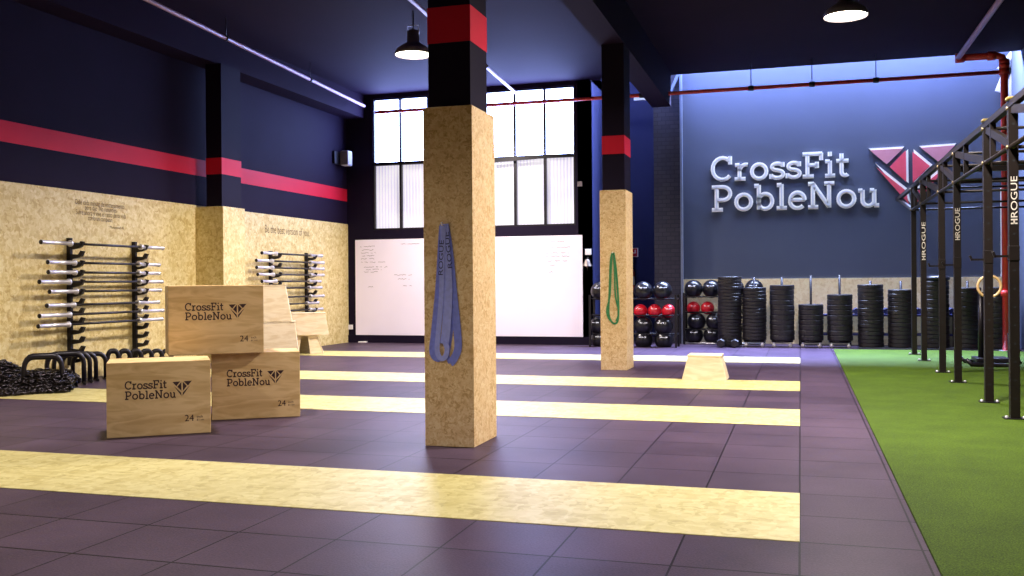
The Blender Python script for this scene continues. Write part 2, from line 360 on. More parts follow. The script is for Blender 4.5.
EMB = {'tri_l': [(0, 1), (.405, 1.02), (.2, .70)], 'tri_r': [(.585, 1.02), (1, 1.04), (.8, .72)],
       'mid_l': [(.455, .985), (.46, .36), (.25, .66)], 'mid_r': [(.53, .985), (.535, .36), (.735, .69)],
       'low_l': [(.08, .71), (.445, .24), (.47, 0)], 'low_r': [(.90, .73), (.53, .24), (.51, 0)]}
def emblem_flat(mb, o, ex, ey, s, dep, mi=0):
    for k, poly in EMB.items(): mb.prism([o + ex * x * s + ey * y * s * .78 for x, y in poly], dep, mi)

# ================================================================== THE ROOM
struct(MB().box(XL - .2, XR + .2, YF - .2, YR + .2, -.1, 0).build('floor', 'rubber_floor'))
n = 0
for r0, r1 in ((-2, 0), (5, 7), (10, 12), (17, 19)):
    n += 1
    mb = MB(); y0, y1 = 5.82 + r0 * T, 5.82 + r1 * T
    mb.box(XL, -.0127, y0, y1, -.004, .0035); struct(mb.build('trim_%d' % n, 'osb_floor'))
turf = MB(); NX = 40
turf.box(.555, XR, .8, 18.05, -.004, .018)
tag(turf.build('artificial_turf', 'turf', bevel=.008), 'green artificial turf lane along the right under the black rig', 'turf', kind='stuff')
# ceiling, with the roof-light slot behind it
c = MB(); c.box(XL - .2, XR + .2, YF - .2, 18.72, HC, HC + .2)
struct(c.build('ceiling', 'ceiling_paint'))
c = MB(); c.box(-4.2, XR + .2, 18.72, YR + .2, HS, HS + .15); c.box(XL - .2, XE, 18.8, YR, HC, HC + .2); c.box(XE, XR + .2, 18.6, 18.72, HC + .2, HS); struct(c.build('ceiling', 'slate_paint'))
# left wall
struct(MB().box(XL - .2, XL, YF, YW + .2, 0, HC).build('wall_left', 'dark_paint'))
lb = MB(); lb.box(XL, XL + .02, YF, YW - .002, 0, OSBZ); struct(lb.build('trim_5', 'osb_wall'))
za, zb = pX(0, 119.5, XL).z, pX(0, 141, XL).z
rs = MB(); rs.box(XL, XL + .006, YF, YW - .002, zb, za); struct(rs.build('trim_6', 'red_paint'))
bm_ = MB(); bm_.box(XL + .001, XL + .42, YF, YW - .002, 4.78, HC - .001); struct(bm_.build('trim_7', 'ceiling_paint'))
# window wall with the long window and its panes
W0, W1 = pY(372, 99, YW), pY(575.5, 225, YW)
wx0, wx1, wz0, wz1 = W0.x, W1.x, W1.z, W0.z
ww = MB(); ww.box(XL, XE, YW, YW + .2, 0, wz0); ww.box(XL, XE, YW, YW + .2, wz1, HC); ww.box(XL, wx0, YW, YW + .2, wz0, wz1); ww.box(wx1, XE, YW, YW + .2, wz0, wz1)
struct(ww.build('wall_back', 'black_paint'))
win = MB(); NC = 7; zt = pY(399.7, 163, YW).z
for i in range(NC + 1):
    x = wx0 + (wx1 - wx0) * i / NC; wd = .035 if i in (0, NC) else .024
    win.box(x - wd, x + wd, YW + .02, YW + .1, wz0, wz1)
for z, wd in ((wz0, .035), (zt, .035), (wz1, .035)): win.box(wx0, wx1, YW + .025, YW + .095, z - wd, z + wd)
zt2 = pY(500, 103, YW).z
wino = struct(win.build('window_1', 'black_metal'))
pu = MB(); pu.box(wx0, wx1, YW + .11, YW + .12, zt, wz1); o = pu.build('upper_pane', 'pane_up', wino)
pl = MB(); pl.box(wx0, wx1, YW + .11, YW + .12, wz0, zt); o = pl.build('lower_pane', 'pane_lo', wino)
a, b = pY(493, 159, YW - .05), pY(537, 157, YW - .05); MB().bar((a.x, YW - .05, zt - .06), (b.x, YW - .05, zt - .03), .03, .05).build('opening_bar', 'black_metal', wino)
for (px, w2) in ((383, .5),): MB().bar((pY(390, 160, YW).x, YW - .04, zt - .02), (pY(424, 160, YW).x, YW - .04, zt - .02), .03, .04).build('opening_bar', 'black_metal', wino)
bb = MB(); bb.box(XL, XE, YW - .03, YW, 0, .16); struct(bb.build('baseboard_back', 'black_paint'))
# return and recess behind
rw = MB(); rw.box(XE - .25, XE, YW, YR, 0, HS); struct(rw.build('wall_recess', 'blue_paint'))
rb = MB(); rb.box(XE - .25, -1.9, YR, YR + .2, 0, HS); struct(rb.build('wall_recess', 'blue_paint'))
# tall bright slot of glass in the recess corner
sx0 = pY(600, 60, YR).x; sx1 = pY(614, 60, YR).x
w2 = MB(); w2.box(XE + .02, sx1, YR - .02, YR, 2.6, 6.9); wo = struct(w2.build('window_2', 'black_metal'))
w3 = MB(); w3.box(XE + .06, sx1 - .05, YR - .03, YR - .021, 2.66, 4.2); w3.box(XE + .06, sx1 - .05, YR - .03, YR - .021, 4.3, 6.84); w3.build('pane', 'pane_lo', wo)
# sign wall: slate paint above, OSB below
xp = pY(683, 200, YC).x
zo = pY(850, 278, YC).z
struct(MB().box(xp, XR + .2, YC, YC + .2, 0, HS).build('wall_far', 'slate_paint'))
struct(MB().box(xp, XR, YC - .02, YC, 0, zo).build('trim_8', 'osb_back'))
# brick pier between recess and sign wall
xq = pY(655, 200, YC - .1).x
struct(MB().box(xq, xp, YC - .25, YR, 0, HS).build('wall_pier', 'brick'))
struct(MB().box(XR, XR + .2, YF, 18.4, 0, HS).build('wall_right', 'black_paint'))
struct(MB().box(XR, XR + .2, 18.4, YR, 0, HS).build('wall_right', 'slate_paint'))  # paler than the rest: skylight falling on this end is put into the colour
struct(MB().box(XL - .2, XR + .2, YF - .2, YF, 0, HC).build('wall_front', 'dark_paint'))
# ceiling beam over the pillars
struct(MB().box(-2.72, -2.36, YF, 18.5, 4.62, HC - .001).build('trim_9', 'ceiling_paint'))
# steel corner post beside the pier, ending in a gusset under the roof
q = pY(681, 200, YC - .3)
MBp = MB(); MBp.box(q.x - .01, q.x + .035, YC - .34, YC - .26, 0, 5.6); MBp.bar((q.x, YC - .3, 5.5), (q.x - .22, YC - .3, 5.0), .05, .06)
tag(MBp.build('steel_post', 'post_grey'), 'thin pale steel post at the brick pier left of the sign wall', 'post')

# ------------------------------------------------------------------ pillars
def pillar(px_l, px_c, py_c, px_r, py_r, topy, band, sh_l, sh_r, label, back):
    C0 = pz(px_c, py_c); xl = pY(px_l, py_c, C0.y).x; xr = C0.x; y0 = C0.y; y1 = back
    zt_ = pY(px_c, topy, y0).z
    t = thing('pillar', label, 'pillar', ((xl + xr) / 2, (y0 + y1) / 2, 0))
    o = t.location
    mb = MB(); mb.box(xl, xr, y0, y1, 0, zt_); mb.build('cladding', 'osb_pillar', t, o, bevel=.004)
    ix0, ix1, iy0, iy1 = xl + .035, xr - .02, y0 + .03, y1 - .03 - sh_r
    zb0, zb1 = band
    MB().box(ix0, ix1, iy0, iy1, zt_ - .05, 4.62).build('shaft', 'black_paint', t, o, bevel=.004)
    MB().box(ix0 - .003, ix1 + .003, iy0 - .003, iy1 + .003, zb0, zb1).build('red_band', 'red_paint', t, o)
    return t, (xl, xr, y0, y1, zt_)
P1 = pillar(425.2, 474.3, 447.8, 493.3, 436.2, 104.5, (3.085, 3.36), 0, .10, 'near square pillar clad in OSB with a blue band hanging on it', 7.38)
P2 = pillar(600.9, 627, 370.4, 633.6, 367, 189.5, (3.06, 3.32), 0, 0, 'farther square pillar clad in OSB with a green band hanging on it', 13.9)
# engaged pillar on the left wall
YP = 13.2; a = pY(193, 205, YP); b = pY(223, 205, YP)
t = thing('pilaster', 'square OSB clad half pillar against the left wall between two barbell racks', 'pillar', (XL + .3, YP + .3, 0)); o = t.location
xb = b.x
MB().box(XL + .021, xb, YP, YP + .62, 0, 2.5).build('cladding', 'osb_wall', t, o, bevel=.004)
xs0 = pY(206, 150, YP + .03).x
MB().box(xs0, xb - .04, YP + .03, YP + .58, 2.45, 4.78).build('shaft', 'black_paint', t, o)
MB().box(xs0 - .003, xb - .037, YP + .027, YP + .583, zb, za).build('red_band', 'red_paint', t, o)

# ------------------------------------------------------------------ ceiling lamps
def lamp(x, y, label, first=None):
    if first:
        return dup(first, (x, y, LAMP_Z), label)
    t = thing('high_bay_lamp', label, 'lamp', (x, y, LAMP_Z), 0, 'round ceiling lamps')
    MB().lathe([(.27, 0), (.275, .03), (.24, .09), (.15, .15), (.09, .19), (.09, .36), (.001, .37)], n=32).build('housing', 'housing', t)
    MB().lathe([(.001, .004), (.15, -.006), (.255, .01), (.262, .02)], n=32).build('lens', 'lens', t)
    MB().tube([(0, 0, .36), (0, 0, HC - LAMP_Z)], .012, 8).build('hanger', 'black_metal', t)
    mb = MB(); mb.tube([(.09, 0, .30), (.09, 0, .44), (-.09, 0, .44), (-.09, 0, .30)], .008, 6); mb.build('bracket', 'steel', t)
    return t
LL = ['round lit ceiling lamp hanging left of the near OSB pillar', 'round lit ceiling lamp above the sign wall lettering']
l0 = None
for i, (x, y, LAMP_W) in enumerate(LAMPS):
    if i < 2:
        if l0 is None: l0 = lamp(x, y, LL[0])
        else: lamp(x, y, LL[1], l0)
    else:
        t = lamp(x, y, 'round ceiling lamp over the near half of the gym, outside the photo' if y < 10 else 'added round ceiling lamp brightening the whiteboard, hidden behind the near pillar', l0)
    area('lamp_light', (x, y, LAMP_Z - .02), (0, 0, 0), .5, .5, LAMP_W, LAMP_C, 'DISK', math.radians(150))

# ------------------------------------------------------------------ pipes
def pipe(name, pts, r, mat, label, clamps=()):
    t = thing(name, label, 'pipe', tuple(pts[0])); o = V(pts[0])
    MB().tube(pts, r, 12).build('tube', mat, t, o)
    return t, o
ZP = 4.95
def at_y(p, q, y): k = (y - p.y) / (q.y - p.y); return p + (q - p) * k
for (pa, pb, lab) in (((148, 0), (372, 110), 'pale slim pipe under the ceiling running to the left end of the window'), ((411, 0), (527, 103), 'pale slim pipe under the ceiling passing behind the near pillar')):
    A, B = pz(*pa, ZP), pz(*pb, ZP); A2 = at_y(A, B, 2.5); B2 = at_y(A, B, 18.15)
    t, o = pipe('ceiling_pipe', [A2, B2], .03, 'pale_pipe', lab)
    for y in (6.5, 9.5, 12.5, 15.5):
        p = at_y(A, B, y); MB().tube([p + V((0, 0, .03)), V((p.x, p.y, HC))], .006, 6).build('hanger', 'black_metal', t, o)
        MB().tube([at_y(A, B, y - .03), at_y(A, B, y + .03)], .042, 10).build('clamp', 'black_metal', t, o)
# long red sprinkler main
RY = 18.15
A = pY(375, 111, RY); B = pY(990, 72.8, RY); B = V((3.1, RY, (A.z + B.z) / 2)); A.z = pY(486, 105.4, RY).z
zr0, zr1 = pY(486, 105.4, RY).z, pY(985, 73, RY).z
A = V((pY(375, 111, RY).x, RY, zr0)); B = V((pY(1003, 73, RY).x, RY, zr1))
t, o = pipe('sprinkler_pipe', [A, B], .035, 'red_pipe', 'long thin red pipe running across in front of window and sign wall')
for px in (642, 751, 812, 876): 
    p = pY(px, 90, RY); z = A.z + (B.z - A.z) * (p.x - A.x) / (B.x - A.x)
    MB().tube([(p.x - .05, RY, z), (p.x + .05, RY, z)], .05, 10).build('clamp', 'black_metal', t, o)
    if px > 700: MB().tube([(p.x, RY, z + .03), (p.x, RY, HC)], .009, 6).build('hanger', 'black_metal', t, o)
# red riser in the right corner with elbow back to the ceiling
cx_ = B.x + .02; ztop = pY(1003, 55, RY).z
pts = [(cx_, RY, 0.02), (cx_, RY, ztop - .12), (cx_ - .03, RY, ztop - .04), (cx_ - .12, RY, ztop), (pY(958, 57, RY).x, RY, ztop)]
e = V(pts[-1]); pts2 = [e, e + V((.25, -6, -.05))]
t, o = pipe('riser_pipe', pts, .06, 'red_pipe', 'thick red vertical pipe at the right end of the sign wall')
for z in (ztop - .2, zr1, zr1 + .16, 1.0): MB().tube([(cx_, RY, z - .05), (cx_, RY, z + .05)], .085, 12).build('coupling', 'red_pipe', t, o)
MB().tube([(e.x - .04, RY, ztop), (e.x + .1, RY, ztop)], .085, 12).build('coupling', 'red_pipe', t, o)
MB().tube([(cx_ - .14, RY, ztop), (cx_ - .26, RY, ztop)], .08, 12).build('coupling', 'red_pipe', t, o)
q0 = pY(958, 57, RY); q1 = pz(1000, 0, ztop)
MB().tube([(q0.x, RY, ztop), (q1.x, q1.y, ztop), tuple(V((q0.x, RY, ztop)) + (V((q1.x, q1.y, ztop)) - V((q0.x, RY, ztop))) * 2)], .045, 12).build('branch', 'pale_pipe', t, o)
MB().box(cx_ - .1, cx_ + .1, RY - .1, RY + .1, .0, .02).build('foot', 'steel', t, o)
# pale wall strip and white panel in the right corner
a, b = pX(1001, 190, XR - .02), pX(1007, 277, XR - .02)
xw0, xw1 = pY(1000.5, 230, YC - .03).x, pY(1007.5, 230, YC - .03).x
mb = MB(); mb.box(xw0, xw1, YC - .05, YC - .025, pY(1003, 277, YC).z, pY(1003, 188, YC).z)
tag(mb.build('wall_panel', 'white_paint', bevel=.004), 'narrow white upright panel behind the thick red pipe', 'panel')
# white roof bracket in the top right corner
mb = MB(); p0 = pY(999, 92, YC - .1); p1 = pY(1016, 49, YC - .1); mb.bar(p0, p1, .05, .14); p2 = pY(999, 70, YC - .12); mb.bar(p2, pY(1018, 46, YC - .12), .05, .1); mb.bar(pY(1016, 62, YC - .1), pY(1006, 100, YC - .1), .05, .16)
tag(mb.build('roof_bracket', 'white_paint'), 'white angled steel bracket behind the elbow of the red pipe', 'bracket')
# light batten in the recess
a, b = pY(634, 99, YR - .5), pY(664, 97.5, YR - .5)
mb = MB(); mb.bar(a, b, .08, .08); tag(mb.build('wall_conduit', 'grey_letter'), 'pale horizontal batten on the blue recess wall', 'batten')

# ------------------------------------------------------------------ sign
EX, EZ = V((1, 0, 0)), V((0, 0, 1))
YS = YC - .03
def sign_word(word, pl, pr, yb, ytop):
    o0 = pY(pl, yb, YS); o1 = pY(pr, yb, YS); zc = pY((pl + pr) / 2, yb, YS).z; hh = pY((pl + pr) / 2, ytop, YS).z - zc
    wd = o1.x - o0.x; xs = wd / (slab_w(word) * hh)
    def cb(ch, o):
        def tr(pts): return [(x * hh * xs, y * hh) for x, y in pts]
        mb = MB()
        for pts in G[ch][1]: stroke(mb, tr(pts), .155 * hh, o, EX, EZ, V((0, .025, 0)), 0)
        for pts in G[ch][1]: stroke(mb, tr(pts), .05 * hh, o + V((0, -.004, 0)), EX, EZ, V((0, .006, 0)), 1)
        mb.build('letter', ['white_letter', 'grey_letter'], sg, so)
    slab_word(word, hh, V((o0.x, YS, zc)), EX, EZ, cb, xs=xs)
so = pY(712, 212, YS)
sg = thing('wall_sign', 'large white raised wall lettering reading CrossFit PobleNou', 'sign', tuple(so))
sign_word('CrossFit', 710.5, 851, 182.5 - 3.3, 155.5 - 2.0)
sign_word('PobleNou', 711, 880.5, 209.5, 184.5 - 2)
eo = pY(869, 203, YS)
em = thing('wall_emblem', 'large pink and red triangle emblem with white edges right of the wall lettering', 'emblem', tuple(eo))
def PP(*q): return [pY(x, y, YS) for x, y in q]
for nm, mt, poly, sh in (('top_panel', 'pink_panel', PP((868.8, 148.5), (904.3, 146.5), (886.6, 163.4)), (0, -.03)),
                     ('top_panel', 'pink_panel', PP((919.5, 146), (956.3, 143.2), (938.6, 161)), (0, -.03)),
                     ('middle_panel', 'rose_panel', PP((908.1, 149), (908.6, 183), (890.7, 166.8)), (-.035, -.0)),
                     ('middle_panel', 'rose_panel', PP((913.7, 149.3), (914, 182.5), (932.4, 164.6)), (-.03, -.025)),
                     ('lower_panel', 'rose_panel', PP((875.6, 163.4), (907.8, 188.8), (910.6, 203)), (-.02, -.04)),
                     ('lower_panel', 'rose_panel', PP((948, 161.4), (916, 188), (914, 203)), (.02, -.04))):
    mb = MB(); mb.prism(poly, (0, .05, 0), 0)
    c_ = sum(poly, V()) / 3; mb.prism([c_ + (p - c_) * .93 + V((sh[0], -.006, sh[1])) for p in poly], (0, .008, 0), 1)
    mb.build(nm, ['white_letter', mt], em, eo)

# ------------------------------------------------------------------ whiteboard and its writing
wa, wb = pY(355, 240, YW - .03), pY(583, 337, YW - .03)
wb_ = thing('whiteboard', 'long white writing board on the dark wall below the window', 'whiteboard', ((wa.x + wb.x) / 2, YW - .02, wb.z)); o = wb_.location
MB().box(wa.x, wb.x, YW - .03, YW - .004, wb.z, wa.z).build('panel', 'board', wb_, o, bevel=.004)
def scribble(px0, px1, py, amp=.012):
    a, b = pY(px0, py, YW - .0325), pY(px1, py, YW - .0325); mb = MB(); x = a.x; up = 1
    pts = []
    while x < b.x:
        pts.append(V((x, YW - .031, a.z + random.uniform(-amp, amp)))); x += random.uniform(.012, .03)
        if random.random() < .15 and len(pts) > 2: mb_pts.append(pts); pts = []; x += .03
    if len(pts) > 1: mb_pts.append(pts)
mb_pts = []
for px0, px1, py in ((360, 375, 246.5), (362, 374, 250), (361, 376, 253), (362, 375, 256), (361, 374, 259), (361, 386, 262.5), (364, 388, 267), (366, 382, 269.5), (364, 378, 272), (394, 412, 275), (398, 410, 279), (368, 376, 287), (403, 412, 286), (401, 420, 244), (551, 570, 247.5), (546, 570, 253), (546, 570, 256.5), (548, 568, 261), (550, 556, 265), (549, 553, 272), (551, 566, 241.5)): scribble(px0, px1, py)
mb = MB()
for pts in mb_pts:
    for i in range(len(pts) - 1): mb.bar(pts[i], pts[i + 1], .004, .006)
mb.build('handwriting', 'ink', wb_, o)
# small things on the window wall
p = pY(588.5, 252, YW); mb = MB(); mb.box(p.x - .06, p.x + .06, YW - .05, YW, p.z - .06, p.z + .06)
tag(mb.build('switch_box', 'white_paint', bevel=.01, org=(p.x, YW, p.z)), 'small white box on the dark wall just above the bell', 'switch box')
p = pY(587.3, 262, YW - .12); t = thing('wall_bell', 'small metal bell on the dark wall right of the whiteboard', 'bell', (p.x, YW - .12, p.z))
MB().lathe([(.1, -.08), (.085, -.055), (.06, 0), (.04, .05), (.001, .065)], n=24).build('bell_cup', 'bell_metal', t)
MB().tube([(0, 0, .06), (0, .02, .09), (0, .12, .09)], .01, 8).build('bracket', 'black_metal', t)
mb = MB(); mb.tube([(0, 0, 0), (0, 0, -.17)], .005, 6); mb.sphere((0, 0, -.1), .018, 10); mb.build('clapper', 'bell_metal', t)
for (px, py, s, lab) in ((351, 327, .05, 'small white socket low on the dark wall left of the whiteboard'), (580, 184, .05, 'small grey socket beside the right edge of the window')):
    p = pY(px, py, YW); mb = MB(); mb.box(p.x - s, p.x + s, YW - .03, YW, p.z - s, p.z + s); mb.lathe([(.03, -.033), (.03, -.03), (.02, -.029)], (p.x, YW, p.z), 16, axis=(0, 1, 0))
    tag(mb.build('wall_socket', 'white_paint' if px < 400 else 'housing', bevel=.006, org=(p.x, YW, p.z)), lab, 'socket')
p = pz(352, 342.5); mb = MB(); mb.box(-.12, .06, -.05, .05, 0, .03); o_ = mb.build('door_stop', 'white_paint', bevel=.01); o_.location = (p.x + .3, YW - .1, 0); tag(o_, 'small white block on the floor in the left corner below the whiteboard', 'block')
# speaker
p = pX(341, 158, XL + .45); YSP = p.y
t = thing('wall_speaker', 'small pale blue-grey speaker high on the left wall near the window', 'speaker', (XL, 17.4, 3.6))
p = pY(346.3, 158.5, 18.3); t.location = (p.x, 18.3, p.z)
mb = MB(); mb.box(-.09, .10, -.1, .1, -.16, .16); mb.build('cabinet', 'grey_letter', t, bevel=.03)
MB().box(-.085, .085, -.11, -.1, -.14, .14).build('grille', 'housing', t)
mb = MB(); mb.bar((-.08, .02, 0), (XL - p.x, -.12, .02), .05, .06); mb.box(XL - p.x, XL - p.x + .05, -.35, -.02, -.14, .12); mb.build('bracket', 'black_metal', t)
# emergency sign and extinguisher notice in the recess
p = pY(633.2, 252.5, YR - .35)
t = thing('emergency_sign', 'red and white emergency sign on the dark wall right of the far pillar', 'sign', tuple(p))
s_ = .10
MB().box(-s_ * 1.1, s_ * 1.1, 0, .01, -s_, s_).build('plate', 'white_paint', t)
mb = MB(); mb.box(-.09, .09, -.004, 0, -.09, .09); mb.build('red_field', 'sign_red', t)
mb = MB(); mb.box(-.01, .06, -.007, -.004, -.02, .0); mb.prism([(-.07, -.007, -.02), (-.01, -.007, -.06), (-.01, -.007, .03)], (0, .003, 0)); mb.box(.03, .06, -.007, -.004, -.0, .06); mb.build('pictogram', 'white_paint', t)
MB().box(-.03, .03, .01, .35, -.03, .03).build('bracket', 'black_metal', t)
p = pY(634.5, 277, YR - .12)
t = thing('fire_extinguisher', 'red and white extinguisher on the dark wall behind the medicine balls', 'fire extinguisher', (p.x - .07, YR - .12, p.z - .32))
MB().lathe([(.001, 0), (.07, 0), (.075, .03), (.075, .42), (.05, .49), (.02, .52), (.02, .55), (.001, .55)], n=20).build('cylinder', 'red_pipe', t)
MB().lathe([(.0765, .14), (.0765, .33)], n=20).build('paper_label', 'white_paint', t)
mb = MB(); mb.bar((-.05, 0, .57), (.05, 0, .6), .02, .02); mb.tube([(.02, 0, .55), (.09, 0, .5), (.1, 0, .3), (.09, 0, .15)], .01, 6); mb.build('valve_and_hose', 'black_metal', t)

# ------------------------------------------------------------------ texts on the OSB wall
WX = XL + .0225
def wall_line(body, size, px, py, xs=1.0):
    p = pX(px, py, WX); mb = MB(); flat_text(mb, body, size, V((WX, p.y, p.z)), V((0, 1, 0)), V((0, 0, 1)), xs=xs); return mb
mb = MB()
for body, (px, py), wpx in (('Odié cada minuto de entrenamiento,', (100, 206.5), (75, 125)), ('pero dije "No renuncies.', (101, 211.3), (85, 117)), ('Sufre ahora y vive el resto de tu vida', (100.5, 216.4), (76, 126)), ('como un campeón."', (101, 221.3), (88, 114)), ('Muhammad Ali', (117, 229), (110, 124))):
    vs, fs = text_pieces(body, 1); x0 = min(v[0] for v in vs); x1 = max(v[0] for v in vs)
    ya, yb = pX(wpx[0], py, WX).y, pX(wpx[1], py, WX).y; s = (yb - ya) / (x1 - x0); p = pX(px, py, WX); hs = .10 if 'Muh' not in body else .06
    z = p.z
    mb.add([V((WX, ya + (v[0] - x0) * s, z + v[1] * hs)) for v in vs], fs)
tag(mb.build('wall_quote', 'wall_ink'), 'four small lines of dark lettering above the near barbell rack', 'lettering')
mb = MB(); vs, fs = text_pieces('Be the best version of you.', 1); x0 = min(v[0] for v in vs); x1 = max(v[0] for v in vs)
ya, yb = pX(265, 232, WX).y, pX(309.5, 235, WX).y; p = pX(287, 234.5, WX); s = (yb - ya) / (x1 - x0)
mb.add([V((WX, ya + (v[0] - x0) * s, p.z + v[1] * .21)) for v in vs], fs)
tag(mb.build('wall_quote', 'wall_ink'), 'single line of dark lettering above the far barbell rack', 'lettering')

# ------------------------------------------------------------------ barbell racks and barbells on the left wall
BX = XL + .24
def hook_mesh():
    mb = MB(); mb.prism([(.04, -.02, -.075), (.04, -.02, -.01), (.15, -.02, -.016), (.19, -.02, .035), (.235, -.02, .025), (.20, -.02, -.04), (.15, -.02, -.06)], (0, .04, 0)); return mb
def rack(pxs, ptop, zbot, step, label):
    ys = [pX(px, ptop, XL + .06).y for px in pxs]; ztop = pX(pxs[0], ptop, XL + .06).z
    t = thing('barbell_rack', label, 'rack', (XL + .021, sum(ys) / 2, 0)); o = t.location; hk = None
    for y in ys:
        u = MB().box(XL + .021, XL + .08, y - .026, y + .026, zbot, ztop).build('upright', 'black_metal', t, (o.x, y, 0), bevel=.004)
        u.location = (0, y - o.y, 0)
        z = ztop - .08
        while z > zbot + .1:
            if hk is None: hk = hook_mesh().build('hook', 'black_metal', u, (0, 0, 0)); h = hk
            else: h = hk.copy(); COL.objects.link(h); h.parent = u
            h.location = (.03, 0, z); z -= step
    return t, ys
bar0 = None
def barbell(y, z, L, label, group, ext):
    """y of the middle, L length; ext pair sleeve lengths"""
    global bar0
    if bar0 is None:
        t = thing('barbell', label, 'barbell', (0, 0, 0), 0, group)
        MB().tube([(0, -.66, 0), (0, .66, 0)], .017, 10).build('shaft', 'black_metal', t)
        for s in (-1, 1):
            mb = MB(); mb.lathe([(.014, .625), (.04, .625), (.04, .65), (.0255, .655), (.0255, 1.08), (.03, 1.085), (.03, 1.1), (.001, 1.1)], n=16, axis=(0, s, 0)); mb.build('sleeve', 'steel', t)
            MB().lathe([(.029, 1.083), (.029, 1.104), (.001, 1.105)], n=16, axis=(0, s, 0)).build('end_cap', 'black_metal', t)
        bar0 = t; r = t
    else: r = dup(bar0, None, label, group=group)
    r.location = (BX, y, z); r.scale = (1, L / 2.2, 1)
    return r
rk, ys = rack((70, 134.8), 238, .2, .125, 'black wall rack with many hooks behind the near barbells on the OSB wall')
bars = [((37, 210), (450, 231)), ((60, 277), (437, 288)), ((62, 311), (437, 317)), ((32, 344), (447, 345)), ((66, 378), (442, 373)), ((57, 426), (435, 413)), ((32, 461), (450, 441)), ((28, 495), (447, 471))]
ords = ['topmost', 'second from the top', 'third from the top', 'fourth from the top', 'fifth from the top', 'sixth from the top', 'seventh from the top', 'eighth from the top', 'lowest']
for i, (a, b) in enumerate(bars):
    A = pX(30 + a[0] / 3.386, 180 + a[1] / 3.386, BX); B = pX(30 + b[0] / 3.386, 180 + b[1] / 3.386, BX)
    barbell((A.y + B.y) / 2, (A.z + B.z) / 2, B.y - A.y, 'steel barbell, %s on the near wall rack' % (ords[i] if i < 7 else 'lowest'), 'barbells on the near wall rack', 0)
rk2, ys2 = rack((271, 306.7), 251, .5, .17, 'black wall rack with hooks behind the far barbells near the window')
for i, (yl, yr, xl, xr) in enumerate(((110, 125, 105, 392), (146, 158, 78, 400), (180, 187, 80, 400), (213, 217, 85, 400), (246, 247, 105, 385), (277, 279, 88, 390), (320, 322, 80, 400), (355, 355, 100, 375), (388, 386, 85, 395))):
    A = pX(240 + xl / 4.8, 230 + yl / 4.8, BX); B = pX(240 + xr / 4.8, 230 + yr / 4.8, BX)
    barbell((A.y + B.y) / 2, (A.z + B.z) / 2, B.y - A.y, 'steel barbell, %s on the far wall rack' % ords[i], 'barbells on the far wall rack', 0)

# ------------------------------------------------------------------ plyo boxes with stencilled logo
def plyo(corner, right, z, Hh, D, label):
    A, B = V((*corner, z)), V((*right, z)); ex = (B - A).normalized(); W = (B - A).length; ang = math.atan2(ex.y, ex.x)
    t = thing('plyo_box', label, 'box', tuple(A), ang, 'stencilled plywood boxes')
    MB().box(0, W, 0, D, 0, Hh).build('body', 'ply', t, bevel=.006)
    mb = MB(); th = .0008
    def word(wd, x0, zb, h, wtot):
        xs = wtot / (slab_w(wd) * h)
        def cb(ch, o):
            for pts in G[ch][1]: stroke(mb, [(x * h * xs, y * h) for x, y in pts], .15 * h, o, EX, EZ, V((0, .0015, 0)), 0)
        slab_word(wd, h, V((x0, -.001, zb)), EX, EZ, cb, xs=xs)
    word('CrossFit', W * .17, Hh * .635, Hh * .115, W * .405)
    word('PobleNou', W * .17, Hh * .50, Hh * .115, W * .49)
    emblem_flat(mb, V((W * .625, -.001, Hh * .52)), EX, EZ, W * .19, V((0, .0015, 0)))
    mb.build('stencilled_logo', 'stencil', t)
    mb = MB(); flat_text(mb, '24', .075 * Hh / .6, V((W * .74, -.0012, Hh * .175)), EX, EZ, 'LEFT'); flat_text(mb, 'inch', .03, V((W * .86, -.0012, Hh * .215)), EX, EZ, 'LEFT'); flat_text(mb, '61 cm', .024, V((W * .86, -.0012, Hh * .175)), EX, EZ, 'LEFT')
    mb.build('size_mark', 'stencil', t)
    return t
a, b = pz(106.7, 438.7), pz(211, 432.6); plyo(a.xy, b.xy, 0, .615, .5, 'plywood jump box with stencilled logo on the floor at the left, nearest of three')
a, b = pz(211.6, 420.5), pz(300.3, 416.5)
plyo(a.xy, b.xy, 0, .615, .5, 'plywood jump box with stencilled logo on the floor, half shaded, right of the nearest one')
a, b = pz(168.4, 356, .616), pz(263.9, 352.7, .616); plyo(a.xy, b.xy, .617, .625, .5, 'plywood jump box with stencilled logo resting on top of two others')

